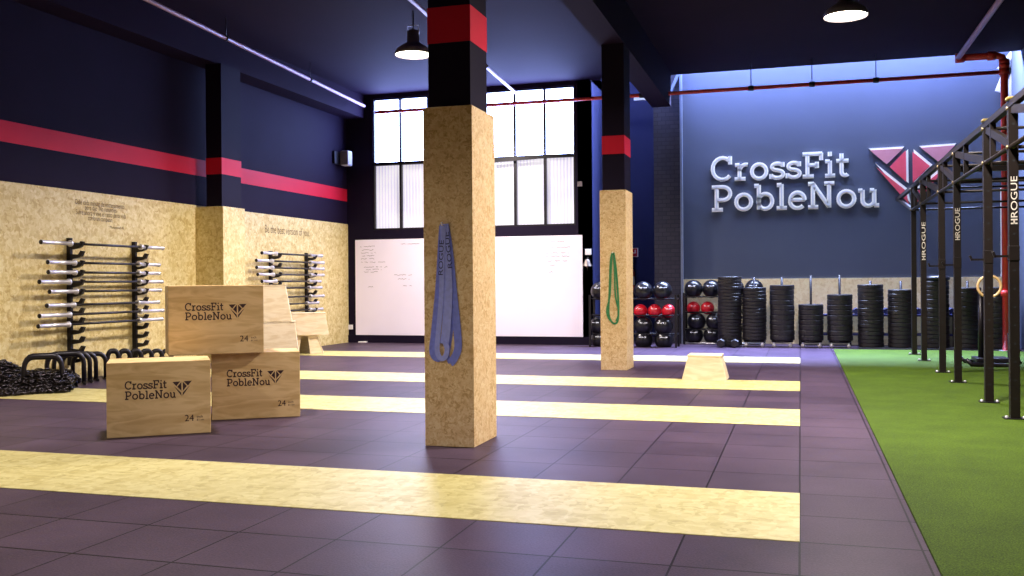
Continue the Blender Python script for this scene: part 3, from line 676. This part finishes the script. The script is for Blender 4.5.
# ------------------------------------------------------------------ tapered plyo boxes
def tapered(name, loc, rz, w0, w1, d0, d1, h, mat, label, group, gap=None):
    t = thing(name, label, 'box', loc, rz, group)
    vs = [(-w0/2, -d0/2, 0), (w0/2, -d0/2, 0), (w0/2, d0/2, 0), (-w0/2, d0/2, 0), (-w1/2, -d1/2, h), (w1/2, -d1/2, h), (w1/2, d1/2, h), (-w1/2, d1/2, h)]
    th = .02; mb = MB()
    if not gap:
        mb.add(vs, [(3, 2, 1, 0), (4, 5, 6, 7), (0, 1, 5, 4), (1, 2, 6, 5), (2, 3, 7, 6), (3, 0, 4, 7)]); mb.build('body', mat, t, bevel=.006)
    else:
        # open front with a keyhole cut: two slanted cheeks, back, sides
        for s in (-1, 1):
            mb.prism([(s * w0/2, -d0/2, 0), (s * gap/2, -d0/2, 0), (s * gap * .3, -d1/2, h), (s * w1/2, -d1/2, h)], (0, .02, 0))
            mb.prism([(s * w0/2, -d0/2, 0), (s * w0/2, d0/2, 0), (s * w1/2, d1/2, h), (s * w1/2, -d1/2, h)], (-s * .02, 0, 0))
        mb.prism([(-w0/2, d0/2, 0), (w0/2, d0/2, 0), (w1/2, d1/2, h), (-w1/2, d1/2, h)], (0, -.02, 0)); mb.build('sides', mat, t)
    MB().box(-w1/2 - .008, w1/2 + .008, -d1/2 - .008, d1/2 + .008, h, h + .02).build('lid', mat, t, bevel=.004)
    return t
p, q = pz(681.5, 380.5), pz(726.8, 381); hh = pY(704, 354.5, p.y + .06).z
tapered('plyo_box', ((p.x + q.x) / 2, p.y + .25, 0), 0, q.x - p.x, .41, .5, .38, hh - .03, 'ply_pale', 'low tapered pale plywood box standing alone on the floor right of the far pillar', 'tapered plywood boxes')
# stacked at the left wall
YB1, YB2, RB = 14.55, 15.4, .50
def wpx(x0, x1, y): return (pY(x1, 300, y).x - pY(x0, 300, y).x) * .86
xc = pY(274, 300, YB1).x; fy = YB1 - .27
z0 = pY(272, 320, fy).z; z1 = pY(272, 284.4, fy).z
tapered('plyo_box', (xc + .1, YB1, 0), RB, .66, .52, .42, .36, z0 - .05, 'ply_pale', 'tall pale tapered box by the left wall, under a smaller one', 'tapered plywood boxes')
tapered('plyo_box', (xc, YB1, z0 - .028), RB, wpx(252, 288, YB1), wpx(258, 281.5, YB1), .46, .36, z1 - z0, 'ply_pale', 'pale tapered box on top of the taller one behind the stencilled boxes', 'tapered plywood boxes')
xc = pY(303.5, 330, YB2).x; z0 = pY(303, 335, YB2 - .25).z; z1 = pY(303, 312.5, YB2 - .25).z
tapered('plyo_box', (xc + .02, YB2, 0), RB, wpx(283, 322, YB2), wpx(290, 316, YB2), .42, .34, z0 - .03, 'ply_pale', 'pale tapered box with a gap in its front beside the far barbell rack', 'tapered plywood boxes', gap=.2)
tapered('plyo_box', (xc + .05, YB2, z0 - .008), RB, wpx(284, 331, YB2), wpx(287.5, 326.7, YB2), .46, .38, z1 - z0 - .02, 'ply_pale', 'wide pale tapered box resting on a gapped one beside the far barbell rack', 'tapered plywood boxes')

# ------------------------------------------------------------------ medicine ball racks
def ball_proto(name, r, mat, label, group):
    t = thing(name, label, 'ball', (0, 0, 0), 0, group)
    MB().sphere((0, 0, 0), r, 28).build('shell', mat, t)
    mb = MB()
    for k in range(2):
        pts = [(r * 1.001 * math.cos(a) * (1 if k == 0 else 0) + 0, r * 1.001 * (math.sin(a) if k == 0 else math.cos(a)), r * 1.001 * (0 if k == 0 else math.sin(a))) for a in [2 * PI * i / 32 for i in range(32)]]
        mb.tube(pts, .0025, 5, True)
    mb.build('seam', 'hole' if mat != 'red_rubber' else 'red_rubber', t)
    mb = MB()
    for i in range(5):  # small pale brand patch
        a = -.32 + i * .16; mb.prism([(r * 1.004 * math.sin(a - .055), -r * 1.004 * math.cos(a) * .9, r * (.40)), (r * 1.004 * math.sin(a + .055), -r * 1.004 * math.cos(a) * .9, r * .40), (r * 1.004 * math.sin(a + .055), -r * 1.0 * math.cos(a) * .95, r * .30), (r * 1.004 * math.sin(a - .055), -r * 1.0 * math.cos(a) * .95, r * .30)], (0, .004, 0))
    mb.build('print', 'grey_letter', t)
    return t
def ball_rack(x0, x1, yc, zs, label):
    t = thing('ball_rack', label, 'rack', ((x0 + x1) / 2, yc, 0)); o = t.location
    for x in (x0, x1):
        for y in (yc - .2, yc + .2): MB().box(x - .02, x + .02, y - .02, y + .02, 0, zs[-1] + .08).build('post', 'black_metal', t, o)
    for z in zs:
        mb = MB()
        for y in (yc - .12, yc + .12): mb.tube([(x0, y, z), (x1, y, z)], .014, 8)
        for x in (x0, x1): mb.bar((x, yc - .2, z), (x, yc + .2, z), .03, .03)
        mb.build('shelf', 'steel' if z == zs[0] else 'black_metal', t, o)
    return t
balls = {}
def ball(px, py, Y, kind, label, zs=None):
    r = {'black': .182, 'red': .132}[kind]; p = pY(px, py, Y)
    key = kind
    if key not in balls:
        balls[key] = ball_proto('medicine_ball', r, 'rubber_shine' if kind == 'black' else 'red_rubber', label, kind + ' medicine balls'); b_ = balls[key]
    else: b_ = dup(balls[key], None, label)
    b_.location = p; b_.rotation_euler = (0, 0, random.uniform(-.3, .3)); return b_, r
YR1 = 18.3; YR2 = 19.3
def rack_fill(Y, rows, labt, xr):
    zs = []
    for (py, kind, pxs) in rows:
        for i, px in enumerate(pxs):
            b_, r = ball(px, py, Y, kind, labt(kind, rows.index((py, kind, pxs)), i, len(pxs)))
            if i == 0: zc = b_.location.z
            b_.location.z = zc
        zs.append(zc - math.sqrt((r + .014) ** 2 - .12 ** 2))
    x0, x1 = pY(xr[0], 300, Y).x, pY(xr[1], 300, Y).x
    return x0, x1, sorted(zs)
tn = ['top shelf', 'red shelf', 'shelf under red ones', 'bottom shelf']
on = ['leftmost', 'second', 'third', 'fourth', 'fifth', 'sixth']
r_ = rack_fill(YR1, [(291, 'black', (600, 643.3, 662.5)), (311, 'red', (640.5, 654.5, 668.5)), (325.5, 'black', (599, 643, 663.5)), (339.5, 'black', (600, 643.5, 664))],
   lambda k, r, i, n: '%s medicine ball, %s on the %s by the far pillar' % (k, on[i], tn[r]), (592, 677))
ball_rack(*r_[:2], YR1, r_[2], 'black ball rack of medicine balls just behind the far pillar')
r_ = rack_fill(YR2, [(289, 'black', (693.5, 711.5, 735, 754)), (308, 'red', (693.5, 707.5)), (321.5, 'black', (696.5, 715)), (335, 'black', (694, 712.5))],
   lambda k, r, i, n: '%s medicine ball, %s on the %s by the plate stacks' % (k, on[i], tn[r]), (685, 764))
ball_rack(*r_[:2], YR2, r_[2], 'black ball rack of medicine balls against the sign wall beside the plates')

# ------------------------------------------------------------------ bumper plate stacks
YST = 18.72
mat_ = MB(); mat_.box(pY(858, 349, YST).x, XR - .1, YST - .36, YST + .2, 0, .02)
tag(mat_.build('rubber_mat', 'rubber', bevel=.004), 'thin black mat under the right hand plate stacks at the sign wall', 'mat')
plates = {}
def plate(th, loc, label, group, R=.225):
    key = (round(th, 3), R)
    if key not in plates:
        t = thing('bumper_plate', label, 'weight plate', (0, 0, 0), 0, group)
        h = th / 2 - .0008
        MB().lathe([(.026, -h * .7), (.09, -h * .7), (.10, -h * .5), (R * .72, -h * .5), (R * .78, -h), (R * .965, -h), (R, -h * .7), (R, h * .7), (R * .965, h), (R * .78, h), (R * .72, h * .5), (.10, h * .5), (.09, h * .7), (.026, h * .7)], n=36, smooth=False).build('rubber_disc', 'rubber', t)
        MB().lathe([(.026, -h * .72), (.045, -h * .72), (.045, -h * .69)], n=20).build('hub', 'steel', t); MB().lathe([(.045, h * .69), (.045, h * .72), (.026, h * .72)], n=20).build('hub', 'steel', t)
        plates[key] = (t, kids(t)); r = t
    else: r = dup(plates[key][0], None, label, group=group, kc=plates[key][1])
    r.location = loc; return r
stk = [ # px centre, top y, number of plates, bottom z, pole top y, label
 (729.5, 276.5, 21, .02, None, 'the tallest stack, leftmost of the plate stacks'),
 (754, 287.5, 15, .13, 277, 'the stack second from the left, wheeled, right of the tallest'),
 (782, 285, 11, .13, 277, 'the wheeled stack third from the left'),
 (811, 304.5, 7, .13, 275.5, 'the shortest stack, on wheels'),
 (840, 294.5, 9, .13, 275, 'the wheeled stack right of the shortest one'),
 (871, 284.5, 16, .022, 281, 'the stack on the mat, sixth from the left'),
 (901.5, 289.5, 14, .022, 281, 'the stack seventh from the left, left of the rig posts'),
 (936.5, 281, 15, .022, None, 'the stack behind the second pair of rig posts'),
 (968.5, 287.5, 13, .022, 281, 'the stack just left of the wooden ring'),
 (999, 287, 12, .022, None, 'the rightmost stack, behind the red pipe')]
for px, ty, n, z0, pt, lab in stk:
    p = pY(px, ty, YST - .2); zt_ = p.z; x = pY(px, 320, YST - .1).x; th = (zt_ - z0) / n
    if z0 > .1 :
        d = thing('plate_dolly', 'small wheeled dolly under ' + lab, 'dolly', (x, YST, 0), 0, 'plate dollies')
        MB().lathe([(.001, .09), (.19, .09), (.2, .1), (.2, .12), (.19, .128), (.001, .128)], n=28).build('platform', 'black_metal', d)
        for sx in (-1, 1):
            for sy in (-1, 1):
                c = MB(); c.lathe([(.001, -.014), (.03, -.014), (.036, -.008), (.036, .008), (.03, .014), (.001, .014)], (sx * .15, sy * .12, .036), 16, axis=(0, 1, 0)); c.box(sx * .15 - .012, sx * .15 + .012, sy * .12 - .022, sy * .12 + .022, .06, .092); c.build('caster', 'steel', d)
        zz = pY(px, pt, YST).z; MB().tube([(0, 0, .1), (0, 0, zz)], .022, 12).build('pole', 'black_metal', d)
    elif pt:
        zz = pY(px, pt, YST).z; d = thing('plate_post', 'upright pole sticking out of ' + lab, 'pole', (x, YST, .02), 0, 'plate poles')
        MB().tube([(0, 0, .004), (0, 0, zz - .02)], .022, 12).build('pole', 'black_metal', d); MB().lathe([(.001, .0), (.07, .0), (.07, .001), (.02, .001)], n=16).build('base', 'black_metal', d)
    g = 'bumper plates, ' + lab
    for i in range(n):
        plate(th, (x + random.uniform(-.004, .004), YST + random.uniform(-.004, .004), z0 + th * (i + .5)), 'black bumper plate in ' + lab, g)
# two spare dark plates on edge low in front of the tallest stack, and something on the eighth stack
for px, lab in ((721, 'small black weight on the floor in front of the tallest plate stack, left one'), (735, 'small black weight on the floor in front of the tallest plate stack, right one')):
    p = pz(px, 347.5); x = pY(px, 340, YST - .36).x
    t = thing('dumbbell', lab, 'dumbbell', (x, YST - .38, .085))
    for s in (-1, 1):
        MB().lathe([(.001, .03), (.07, .03), (.082, .045), (.082, .1), (.07, .115), (.001, .115)], n=6, axis=(0, s, .0), smooth=False).build('head', 'rubber', t)
    MB().tube([(0, -.04, 0), (0, .04, 0)], .016, 10).build('handle', 'steel', t)
p = pY(936.5, 281, YST); t = thing('medicine_ball', 'black slumped sandbag on top of the stack behind the rig posts', 'sandbag', (p.x, YST, p.z - .003), 0)
t.name = 'sandbag'
MB().lathe([(.001, 0), (.18, .0), (.225, .03), (.23, .055), (.2, .09), (.1, .11), (.001, .112)], n=28).build('bag', 'rubber_shine', t)
# storage rack behind the stacks with dumbbells in the gaps
x0, x1 = pY(800, 320, YC - .3).x, XR - .15; ys_ = YC - .28
t = thing('storage_rack', 'low dark storage shelf behind the plate stacks along the sign wall', 'rack', ((x0 + x1) / 2, ys_, 0)); o = t.location
for z in (.22, .58): MB().box(x0, x1, ys_ - .2, ys_ + .2, z - .02, z + .02).build('shelf', 'band_dark', t, o, bevel=.004)
for x in [x0 + (x1 - x0) * k / 4 for k in range(5)]: MB().box(x - .025, x + .025, ys_ - .2, ys_ + .2, 0, .64).build('frame', 'black_metal', t, o)
db0 = None; gl = ['left of the sixth plate stack', 'right of the sixth plate stack', 'left of the far rig post pair', 'left of the ninth plate stack']
for j, px in enumerate((856.5, 886.5, 918.5, 952)):
    x = pY(px, 316, ys_ - .15).x; lab = 'dark dumbbell on the low shelf ' + gl[j]
    if db0 is None:
        db0 = thing('dumbbell', lab, 'dumbbell', (0, 0, 0), 0, 'dumbbells on the low shelf')
        for s in (-1, 1): MB().lathe([(.001, .055), (.055, .055), (.065, .065), (.065, .14), (.055, .15), (.001, .15)], n=6, axis=(0, s, 0), smooth=False).build('head', 'band_dark', db0)
        MB().tube([(0, -.06, 0), (0, .06, 0)], .016, 10).build('handle', 'steel', db0)
        d = db0
    else: d = dup(db0, None, lab)
    d.location = (x, ys_, .602 + .057)

# ------------------------------------------------------------------ the rig
RX = 1.79; ZU, ZL = 2.78, 2.40
RYs = [16.98, 15.69, 13.72, 12.43, 10.48, 9.29, 7.4]
rig = thing('pull_up_rig', 'long black steel pull-up rig standing on the green turf', 'rig', (RX, 12.5, .018)); ro = V((RX, 12.5, .018))
def upright(y):
    mb = MB(); s = .0385; mb.box(RX - s, RX + s, y - s, y + s, .018, ZU - .03)
    z = .2
    while z < ZU - .15:
        mb.lathe([(.011, 0), (.001, .0005)], (RX, y - s - .0006, z), 8, 1, axis=(0, 1, 0), smooth=False); mb.lathe([(.011, 0), (.001, .0005)], (RX - s - .0006, y, z), 8, 1, axis=(1, 0, 0), smooth=False); z += .16
    u = mb.build('upright', ['rig_metal', 'hole'], rig, ro)
    b = MB(); b.box(RX - .09, RX + .09, y - .06, y + .06, .018, .028)
    b.build('base_plate', 'black_metal', u, ro)
    b = MB()
    for sx in (-1, 1): b.lathe([(.014, 0), (.014, .018), (.001, .02)], (RX + sx * .07, y - .03, .028), 8)
    b.build('anchor_bolt', 'steel', u, ro)
    b = MB()
    for z in (ZL, ZU - .04):
        for a in ((1, 0, 0), (0, 1, 0)): 
            ax = V(a); b.lathe([(.02, 0), (.02, .012), (.001, .014)], V((RX, y, z)) - ax * (s + .001), 8, axis=(-a[0], -a[1], 0))
    b.build('bolt', 'brass', u, ro)
    return u
ups = [upright(y) for y in RYs]
# lettering on uprights 2, 4, 6 (facing the viewer), reading upwards
for i, (p0, p1) in ((1, ((923.4, 260), (923.4, 222))), (3, ((957.5, 240), (957.5, 208))), (5, ((1018.5, 224), (1018.5, 176)))):
    y = RYs[i] - .0385 - .0012; za_ = pY(*p0, y).z; zb_ = pY(*p1, y).z
    vs, fs = text_pieces('ROGUE', 1); x0 = min(v[0] for v in vs); x1 = max(v[0] for v in vs); y1 = max(v[1] for v in vs); s = (zb_ - za_) / (x1 - x0) * .86; hh = .052 / y1
    mb = MB(); mb.add([V((RX + .026 - v[1] * hh, y, za_ + (zb_ - za_) * .14 + (v[0] - x0) * s)) for v in vs], fs)
    # mark below the word: two posts and a bar
    mb.box(RX - .026, RX + .026, y, y + .001, za_ + .0, za_ + (zb_ - za_) * .03); mb.box(RX - .026, RX + .026, y, y + .001, za_ + (zb_ - za_) * .08, za_ + (zb_ - za_) * .11); mb.box(RX - .006, RX + .006, y, y + .001, za_, za_ + (zb_ - za_) * .1)
    mb.build('lettering', 'rogue_print', ups[i], ro)
mb = MB(); mb.bar((RX, 7.2, ZU), (RX, YC - .05, ZU), .06, .06); mb.build('top_beam', 'rig_metal', rig, ro)
mb = MB(); mb.tube([(RX - .02, 7.2, ZL), (RX - .02, 16.98, ZL)], .022, 10); mb.build('lower_rail', 'rig_metal', rig, ro)
MB().bar((RX, YC - .1, ZU), (RX, 16.98, ZL), .05, .05).build('end_brace', 'rig_metal', rig, ro)
for i in range(len(RYs) - 1):
    yf, yn = RYs[i], RYs[i + 1]
    mb = MB(); mb.bar((RX, yf, ZU - .04), (RX, yn, ZL + .02), .045, .075); mb.build('brace', 'rig_metal', rig, ro)
    ym = (yf + yn) / 2
    mb = MB(); mb.bar((RX, ym + .3, ZL), (RX, ym + .3, ZU), .05, .05); mb.build('strut', 'rig_metal', rig, ro)
for y in RYs:
    MB().tube([(RX, y, ZL), (XR - .01, y, ZL)], .017, 10).build('pull_up_bar', 'rig_metal', rig, ro)
    MB().tube([(RX, y, ZU - .04), (XR - .01, y, ZU - .04)], .017, 10).build('pull_up_bar', 'rig_metal', rig, ro)
MB().bar((RX, 12.43, 2.55), (XR - .01, 12.43, 2.55), .06, .06).build('cross_beam', 'rig_metal', rig, ro)
MB().bar((XR - .04, 7.2, ZL), (XR - .04, 17.1, ZL), .06, .06).build('wall_rail', 'rig_metal', rig, ro)
MB().bar((XR - .04, 7.2, ZU - .04), (XR - .04, 17.1, ZU - .04), .06, .06).build('wall_rail', 'rig_metal', rig, ro)
# J-cups clamped on some uprights
def jcup(i, py, side, lab):
    y = RYs[i]; z = pY(512 + 1, 288, y).z; z = H + (pY(985, py, y).z - H)
    t = thing('j_cup', lab, 'j-cup', (RX, y, z), 0, 'J-cups on the rig')
    MB().box(-.042, .042, -.0425, .0425, -.04, .09).build('bracket', 'yellow' if False else 'rig_metal', t, bevel=.004)
    s = side; mb = MB(); mb.bar((s * .04, 0, 0), (s * .15, 0, 0), .035, .02); mb.bar((s * .145, 0, -.01), (s * .165, 0, .04), .035, .02); mb.build('arm', 'rig_metal', t)
    return t
jcup(4, 259.5, -1, 'black J-cup pointing left on the second nearest rig post')
jcup(5, 256.5, -1, 'black J-cup pointing left on the nearest visible rig post')
jcup(3, 264.5, -1, 'black J-cup pointing left on the third nearest rig post')
jcup(2, 265.5, -1, 'black J-cup pointing left on the fourth nearest rig post')
# yellow-tinged caps on top of the posts
for y in (10.48, 9.29): MB().box(RX - .05, RX + .05, y - .05, y + .05, ZU + .03, ZU + .06).build('cap', 'yellow', rig, ro, bevel=.01)
# wooden ring on a strap
yr = 11.2; p = pY(989.3, 286.5, yr)
t = thing('gymnastic_ring', 'pale wooden ring hanging in the rig behind a post', 'ring', (p.x, yr, p.z))
MB().tube([(.112 * math.cos(a), 0, .112 * math.sin(a)) for a in [2 * PI * k / 40 for k in range(40)]], .0145, 10, True).build('ring', 'ring_wood', t)
MB().box(-.018, .018, -.018, .018, .09, ZL + .02 - p.z).build('strap', 'black_metal', t)
mb = MB(); MB().bar((RX - .02 - p.x, 0, ZL + .02 - p.z), (.03, 0, ZL + .02 - p.z), .035, .02).build('strap_hook', 'black_metal', t)
# prowler sled
p, q = pz(972, 366), pz(1012, 368); y = 14.7; xa, xb = pY(970, 366, y).x, pY(1013, 366, y).x
t = thing('prowler_sled', 'low black push sled with two upright poles on the turf behind the rig posts', 'sled', ((xa + xb) / 2, y + .3, .018)); o = t.location
mb = MB(); mb.box(xa + .1, xb, y + .1, y + .55, .07, .13); mb.build('deck', 'black_metal', t, o, bevel=.01)
for yy in (y, y + .6):
    mb = MB(); mb.tube([(xa - .05, yy, .12), (xa + .02, yy, .05), (xb, yy, .04), (xb + .1, yy, .1)], .03, 8); mb.build('runner', 'black_metal', t, o)
for px, pt in ((981, 292), (1010.5, 333)):
    x = pY(px, 340, y + .3).x; MB().tube([(x, y + .3, .1), (x, y + .3, pY(px, pt, y + .3).z)], .04, 10).build('pole', 'black_metal', t, o)

# ------------------------------------------------------------------ bands on the pillars
def ribbon(mb, pts, wd, th=.005, mi=0):
    """flat band lying in the pillar face; pts (x,y,z)"""
    pts = [V(p) for p in pts]; L = []
    for i, p in enumerate(pts):
        t = (pts[min(i + 1, len(pts) - 1)] - pts[max(i - 1, 0)]).normalized(); nx = t.cross(V((0, -1, 0))).normalized()
        ww_ = wd[i] if isinstance(wd, (list, tuple)) else wd
        L.append([p - nx * ww_ / 2, p + nx * ww_ / 2, p + nx * ww_ / 2 + V((0, th, 0)), p - nx * ww_ / 2 + V((0, th, 0))])
    vs = [v for l in L for v in l]; fs = []
    for i in range(len(L) - 1): fs += [(i * 4 + k, i * 4 + (k + 1) % 4, (i + 1) * 4 + (k + 1) % 4, (i + 1) * 4 + k) for k in range(4)]
    fs += [(3, 2, 1, 0), tuple(len(vs) - 4 + k for k in range(4))]
    mb.add(vs, fs, mi, False)
def spl(pts, n=6):
    pts = [V(p) for p in pts]; out = []
    for i in range(len(pts) - 1):
        p0, p1, p2, p3 = pts[max(i - 1, 0)], pts[i], pts[i + 1], pts[min(i + 2, len(pts) - 1)]
        for k in range(n):
            t = k / n; out.append(.5 * ((2 * p1) + (p2 - p0) * t + (2 * p0 - 5 * p1 + 4 * p2 - p3) * t * t + (3 * p1 - p0 - 3 * p2 + p3) * t ** 3))
    return out + [pts[-1]]
y1_ = P1[1][2]
def bp(px, py, off): return pY(px, py, y1_ - off)
hp = bp(443.8, 225.5, .02)
t = thing('hook', 'small steel hook near the top of the blue band on the near pillar', 'hook', (hp.x, y1_, hp.z))
mb = MB(); mb.tube([(0, 0, 0), (0, -.06, 0), (0, -.065, .015)], .005, 8); mb.sphere((0, -.066, .016), .009, 10); mb.build('peg', 'steel', t)
t = thing('resistance_band', 'wide blue looped exercise band hanging on the near OSB pillar', 'exercise band', (hp.x, y1_ - .02, hp.z)); o = t.location
for pts, wd, off, mi in (
    ([(442.5, 226), (441, 250), (438.5, 290), (434, 335), (432.5, 350), (435, 357), (440, 358.5)], .055, .012, 0),
    ([(445, 225), (449, 250), (453, 290), (457.5, 335), (457.5, 350), (453, 360), (450, 363)], .06, .014, 0),
    ([(444, 224), (446, 255), (448, 290), (446, 330), (444, 344)], .07, .026, 0),
    ([(443.5, 224), (442, 262), (441, 300), (438, 335), (437, 350), (440, 358), (445, 357), (447, 349), (445, 343)], .04, .034, 0),
    ([(450, 363), (447.5, 356), (449, 345), (452, 320), (452, 280), (446, 226)], .03, .006, 0)):
    mb = MB(); ribbon(mb, spl([bp(a, b, off) for a, b in pts]), wd); mb.build('loop', 'band_pale' if off > .02 else 'band_blue', t, o)
vs, fs = text_pieces('ROGUE', 1); x0 = min(v[0] for v in vs); x1 = max(v[0] for v in vs); y1m = max(v[1] for v in vs)
mb = MB()
for (pa, pb, off) in (((450, 268), (446.5, 232), .0285), ((440.5, 275), (441.5, 240), .0355)):
    A, B = bp(*pa, off), bp(*pb, off); d = (B - A); nx = d.normalized().cross(V((0, -1, 0))).normalized() * (-1)
    mb.add([A + d * ((v[0] - x0) / (x1 - x0)) + nx * (v[1] / y1m - .5) * .036 for v in vs], fs)
mb.build('lettering', 'band_dark', t, o)
y2_ = P2[1][2]
hp = pY(612.5, 253, y2_ - .02)
t = thing('hook', 'small steel hook holding the green band on the far pillar', 'hook', (hp.x, y2_, hp.z))
mb = MB(); mb.tube([(0, 0, 0), (0, -.05, 0), (0, -.055, .015)], .005, 8); mb.build('peg', 'steel', t)
t = thing('resistance_band', 'thin green looped exercise band hanging on the far OSB pillar', 'exercise band', (hp.x, y2_ - .02, hp.z)); o = t.location
for pts, wd, off in (([(612.5, 252.5), (610.5, 262), (609.5, 290), (608.5, 312), (611, 321), (615, 323.5), (618, 319), (618.2, 300), (616, 270), (613.5, 252.5)], .026, .012),
                 ([(612, 253), (611, 270), (610, 295), (606.8, 309), (608, 317), (611.5, 322)], .02, .02), ([(613.5, 253), (614.5, 270), (615.3, 295), (618.6, 312), (616, 321)], .02, .022)):
    mb = MB(); ribbon(mb, spl([pY(a, b, y2_ - off) for a, b in pts]), wd, .008); mb.build('loop', 'band_green', t, o)

# ------------------------------------------------------------------ parallettes, kettlebells and chains along the left wall
par0 = None
def parallette(x, y, rz, wd, ht, label):
    global par0
    if par0 is None:
        par0 = thing('parallette', label, 'parallette', (0, 0, 0), 0, 'black parallettes by the left wall')
        r = .12; pts = [(-.25, 0, .02), (-.25, 0, .36 - r)] + [(-.25 + r - r * math.cos(a), 0, .36 - r + r * math.sin(a)) for a in (PI/8, PI/4, 3*PI/8)] + [(-.25 + r, 0, .36), (.25 - r, 0, .36)] + [(.25 - r + r * math.sin(a), 0, .36 - r + r * math.cos(a)) for a in (PI/8, PI/4, 3*PI/8)] + [(.25, 0, .36 - r), (.25, 0, .02)]
        MB().tube(pts, .034, 12).build('grip_bar', 'black_metal', par0)
        for s in (-1, 1): MB().tube([(s * .25, -.16, .018), (s * .25, .16, .018)], .018, 8).build('foot', 'black_metal', par0)
        p_ = par0
    else: p_ = dup(par0, None, label)
    p_.location = (x, y, 0); p_.rotation_euler = (0, 0, rz); p_.scale = (wd / .5, 1, ht / .36); return p_
# (left leg px, right leg px, floor y, top y)
for i, (xa, xb, yb_, yt_, lab) in enumerate(((24, 62, 392, 358, 'nearest to the camera, half buried in the chain heap'), (47, 84, 385, 355.5, 'second along the wall, behind the nearest one'), (54, 90, 383, 355.5, 'third along the left wall'), (62, 96, 381.5, 355.5, 'fourth along the left wall'), (69, 102, 380, 355.5, 'fifth along the left wall, next to the stencilled box'))):
    A, B = pz(xa, yb_ + 1), pz(xb, yb_ - 1); c_ = (A + B) / 2; 
    if A.x < XL + .1: c_ += V((XL + .15 - A.x, 0, 0))
    ht = pY((xa + xb) / 2, yt_, c_.y).z
    parallette(c_.x, c_.y, math.atan2((B - A).y, (B - A).x), (B - A).length, ht + .02, 'black tubular parallette, ' + lab)
kb0 = None
KA, KB = pX(113, 360, XL + .3).y, pX(167, 360, XL + .3).y
for i in range(6):
    p = V((0, KA + (KB - KA) * i / 5, 0)); px = 113 + 54 * i / 5; lab = 'black kettlebell, %s in the row at the foot of the left wall' % (['first', 'second', 'third', 'fourth', 'fifth', 'last'][i])
    if kb0 is None:
        kb0 = thing('kettlebell', lab, 'kettlebell', (0, 0, 0), 0, 'kettlebells by the left wall')
        MB().lathe([(.001, 0), (.07, 0), (.105, .04), (.12, .1), (.11, .16), (.075, .2), (.04, .215), (.001, .215)], n=28).build('bell', 'rubber_shine', kb0)
        MB().tube(spl([(-.055, 0, .18), (-.08, 0, .24), (-.05, 0, .30), (0, 0, .312), (.05, 0, .30), (.08, 0, .24), (.055, 0, .18)], 4), .034, 10).build('handle', 'black_metal', kb0)
        k_ = kb0
    else: k_ = dup(kb0, None, lab)
    if i == 0: pass
    k_.location = (XL + .3, p.y, 0); k_.rotation_euler = (0, 0, .9); s = (pX(px, 349.5, XL + .3).z) / .33; k_.scale = (.88, .88, s)
# chain heap
heap = MB(); c0 = pz(0, 388); 
def heap_h(x, y):
    # tall mound to the left, lower tongue to the right
    u = (x - hx) * du.x + (y - hy) * du.y; v = -(x - hx) * du.y + (y - hy) * du.x
    h1 = .44 * math.exp(-((u + .15) / .36) ** 2 - (v / .42) ** 2); h2 = .20 * math.exp(-((u - .45) / .42) ** 4 - (v / .36) ** 4)
    return max(h1, h2)
hp_ = pz(8, 394); hx, hy = hp_.x, hp_.y; e_ = pz(62, 392); du = V((e_.x - hx, e_.y - hy, 0)); HL = du.length; du.normalize()
cnt = 0
while cnt < 1500:
    u = random.uniform(-.9, HL + .1); v = random.uniform(-.45, .8)
    x = hx + du.x * u - du.y * v; y = hy + du.y * u + du.x * v
    uu, vv = u, v - .25
    h1 = .36 * math.exp(-((uu + .2) / .45) ** 2 - (vv / .36) ** 2); h2 = .22 * math.exp(-((uu - .35) / (HL * .75)) ** 4 - (vv / .33) ** 4); h = max(h1, h2)
    if h < .03 or x < XL + .08: continue
    cnt += 1; z = max(.02, h * random.uniform(.6, 1.08)); rot = Matrix.Rotation(random.uniform(0, 2 * PI), 3, 'Z') @ Matrix.Rotation(random.uniform(-1.2, 1.2), 3, 'X')
    pts = []
    for k in range(10):
        a = 2 * PI * k / 10; pts.append(V((x, y, z)) + rot @ V((.040 * math.cos(a) + (.016 if math.cos(a) > 0 else -.016), .028 * math.sin(a), 0)))
    zmin = min(p.z for p in pts)
    if zmin < .009: pts = [p + V((0, 0, .009 - zmin)) for p in pts]
    heap.tube(pts, .0105, 5, True)
# filled core so the heap reads as solid
N = 24; vs = []; fs = []
for i in range(N + 1):
    for j in range(N + 1):
        u = -.9 + (HL + 1.0) * i / N; v = -.5 + 1.4 * j / N; vv = v - .25
        h = max(.36 * math.exp(-((u + .2) / .45) ** 2 - (vv / .36) ** 2), .22 * math.exp(-((u - .35) / (HL * .75)) ** 4 - (vv / .33) ** 4))
        x = hx + du.x * u - du.y * v; vs.append((max(x, XL + .04), hy + du.y * u + du.x * v, max(.0, h * .85 - .06)))
fs = [(i * (N + 1) + j, (i + 1) * (N + 1) + j, (i + 1) * (N + 1) + j + 1, i * (N + 1) + j + 1) for i in range(N) for j in range(N)]
fs = [f for f in fs if any(vs[k][2] > 0 for k in f)]
heap.add(vs, fs, 1, True)
tag(heap.build('chain_heap', ['chain', 'black_metal']), 'tangled heap of dark metal chain on the floor at the far left', 'chain', kind='stuff')
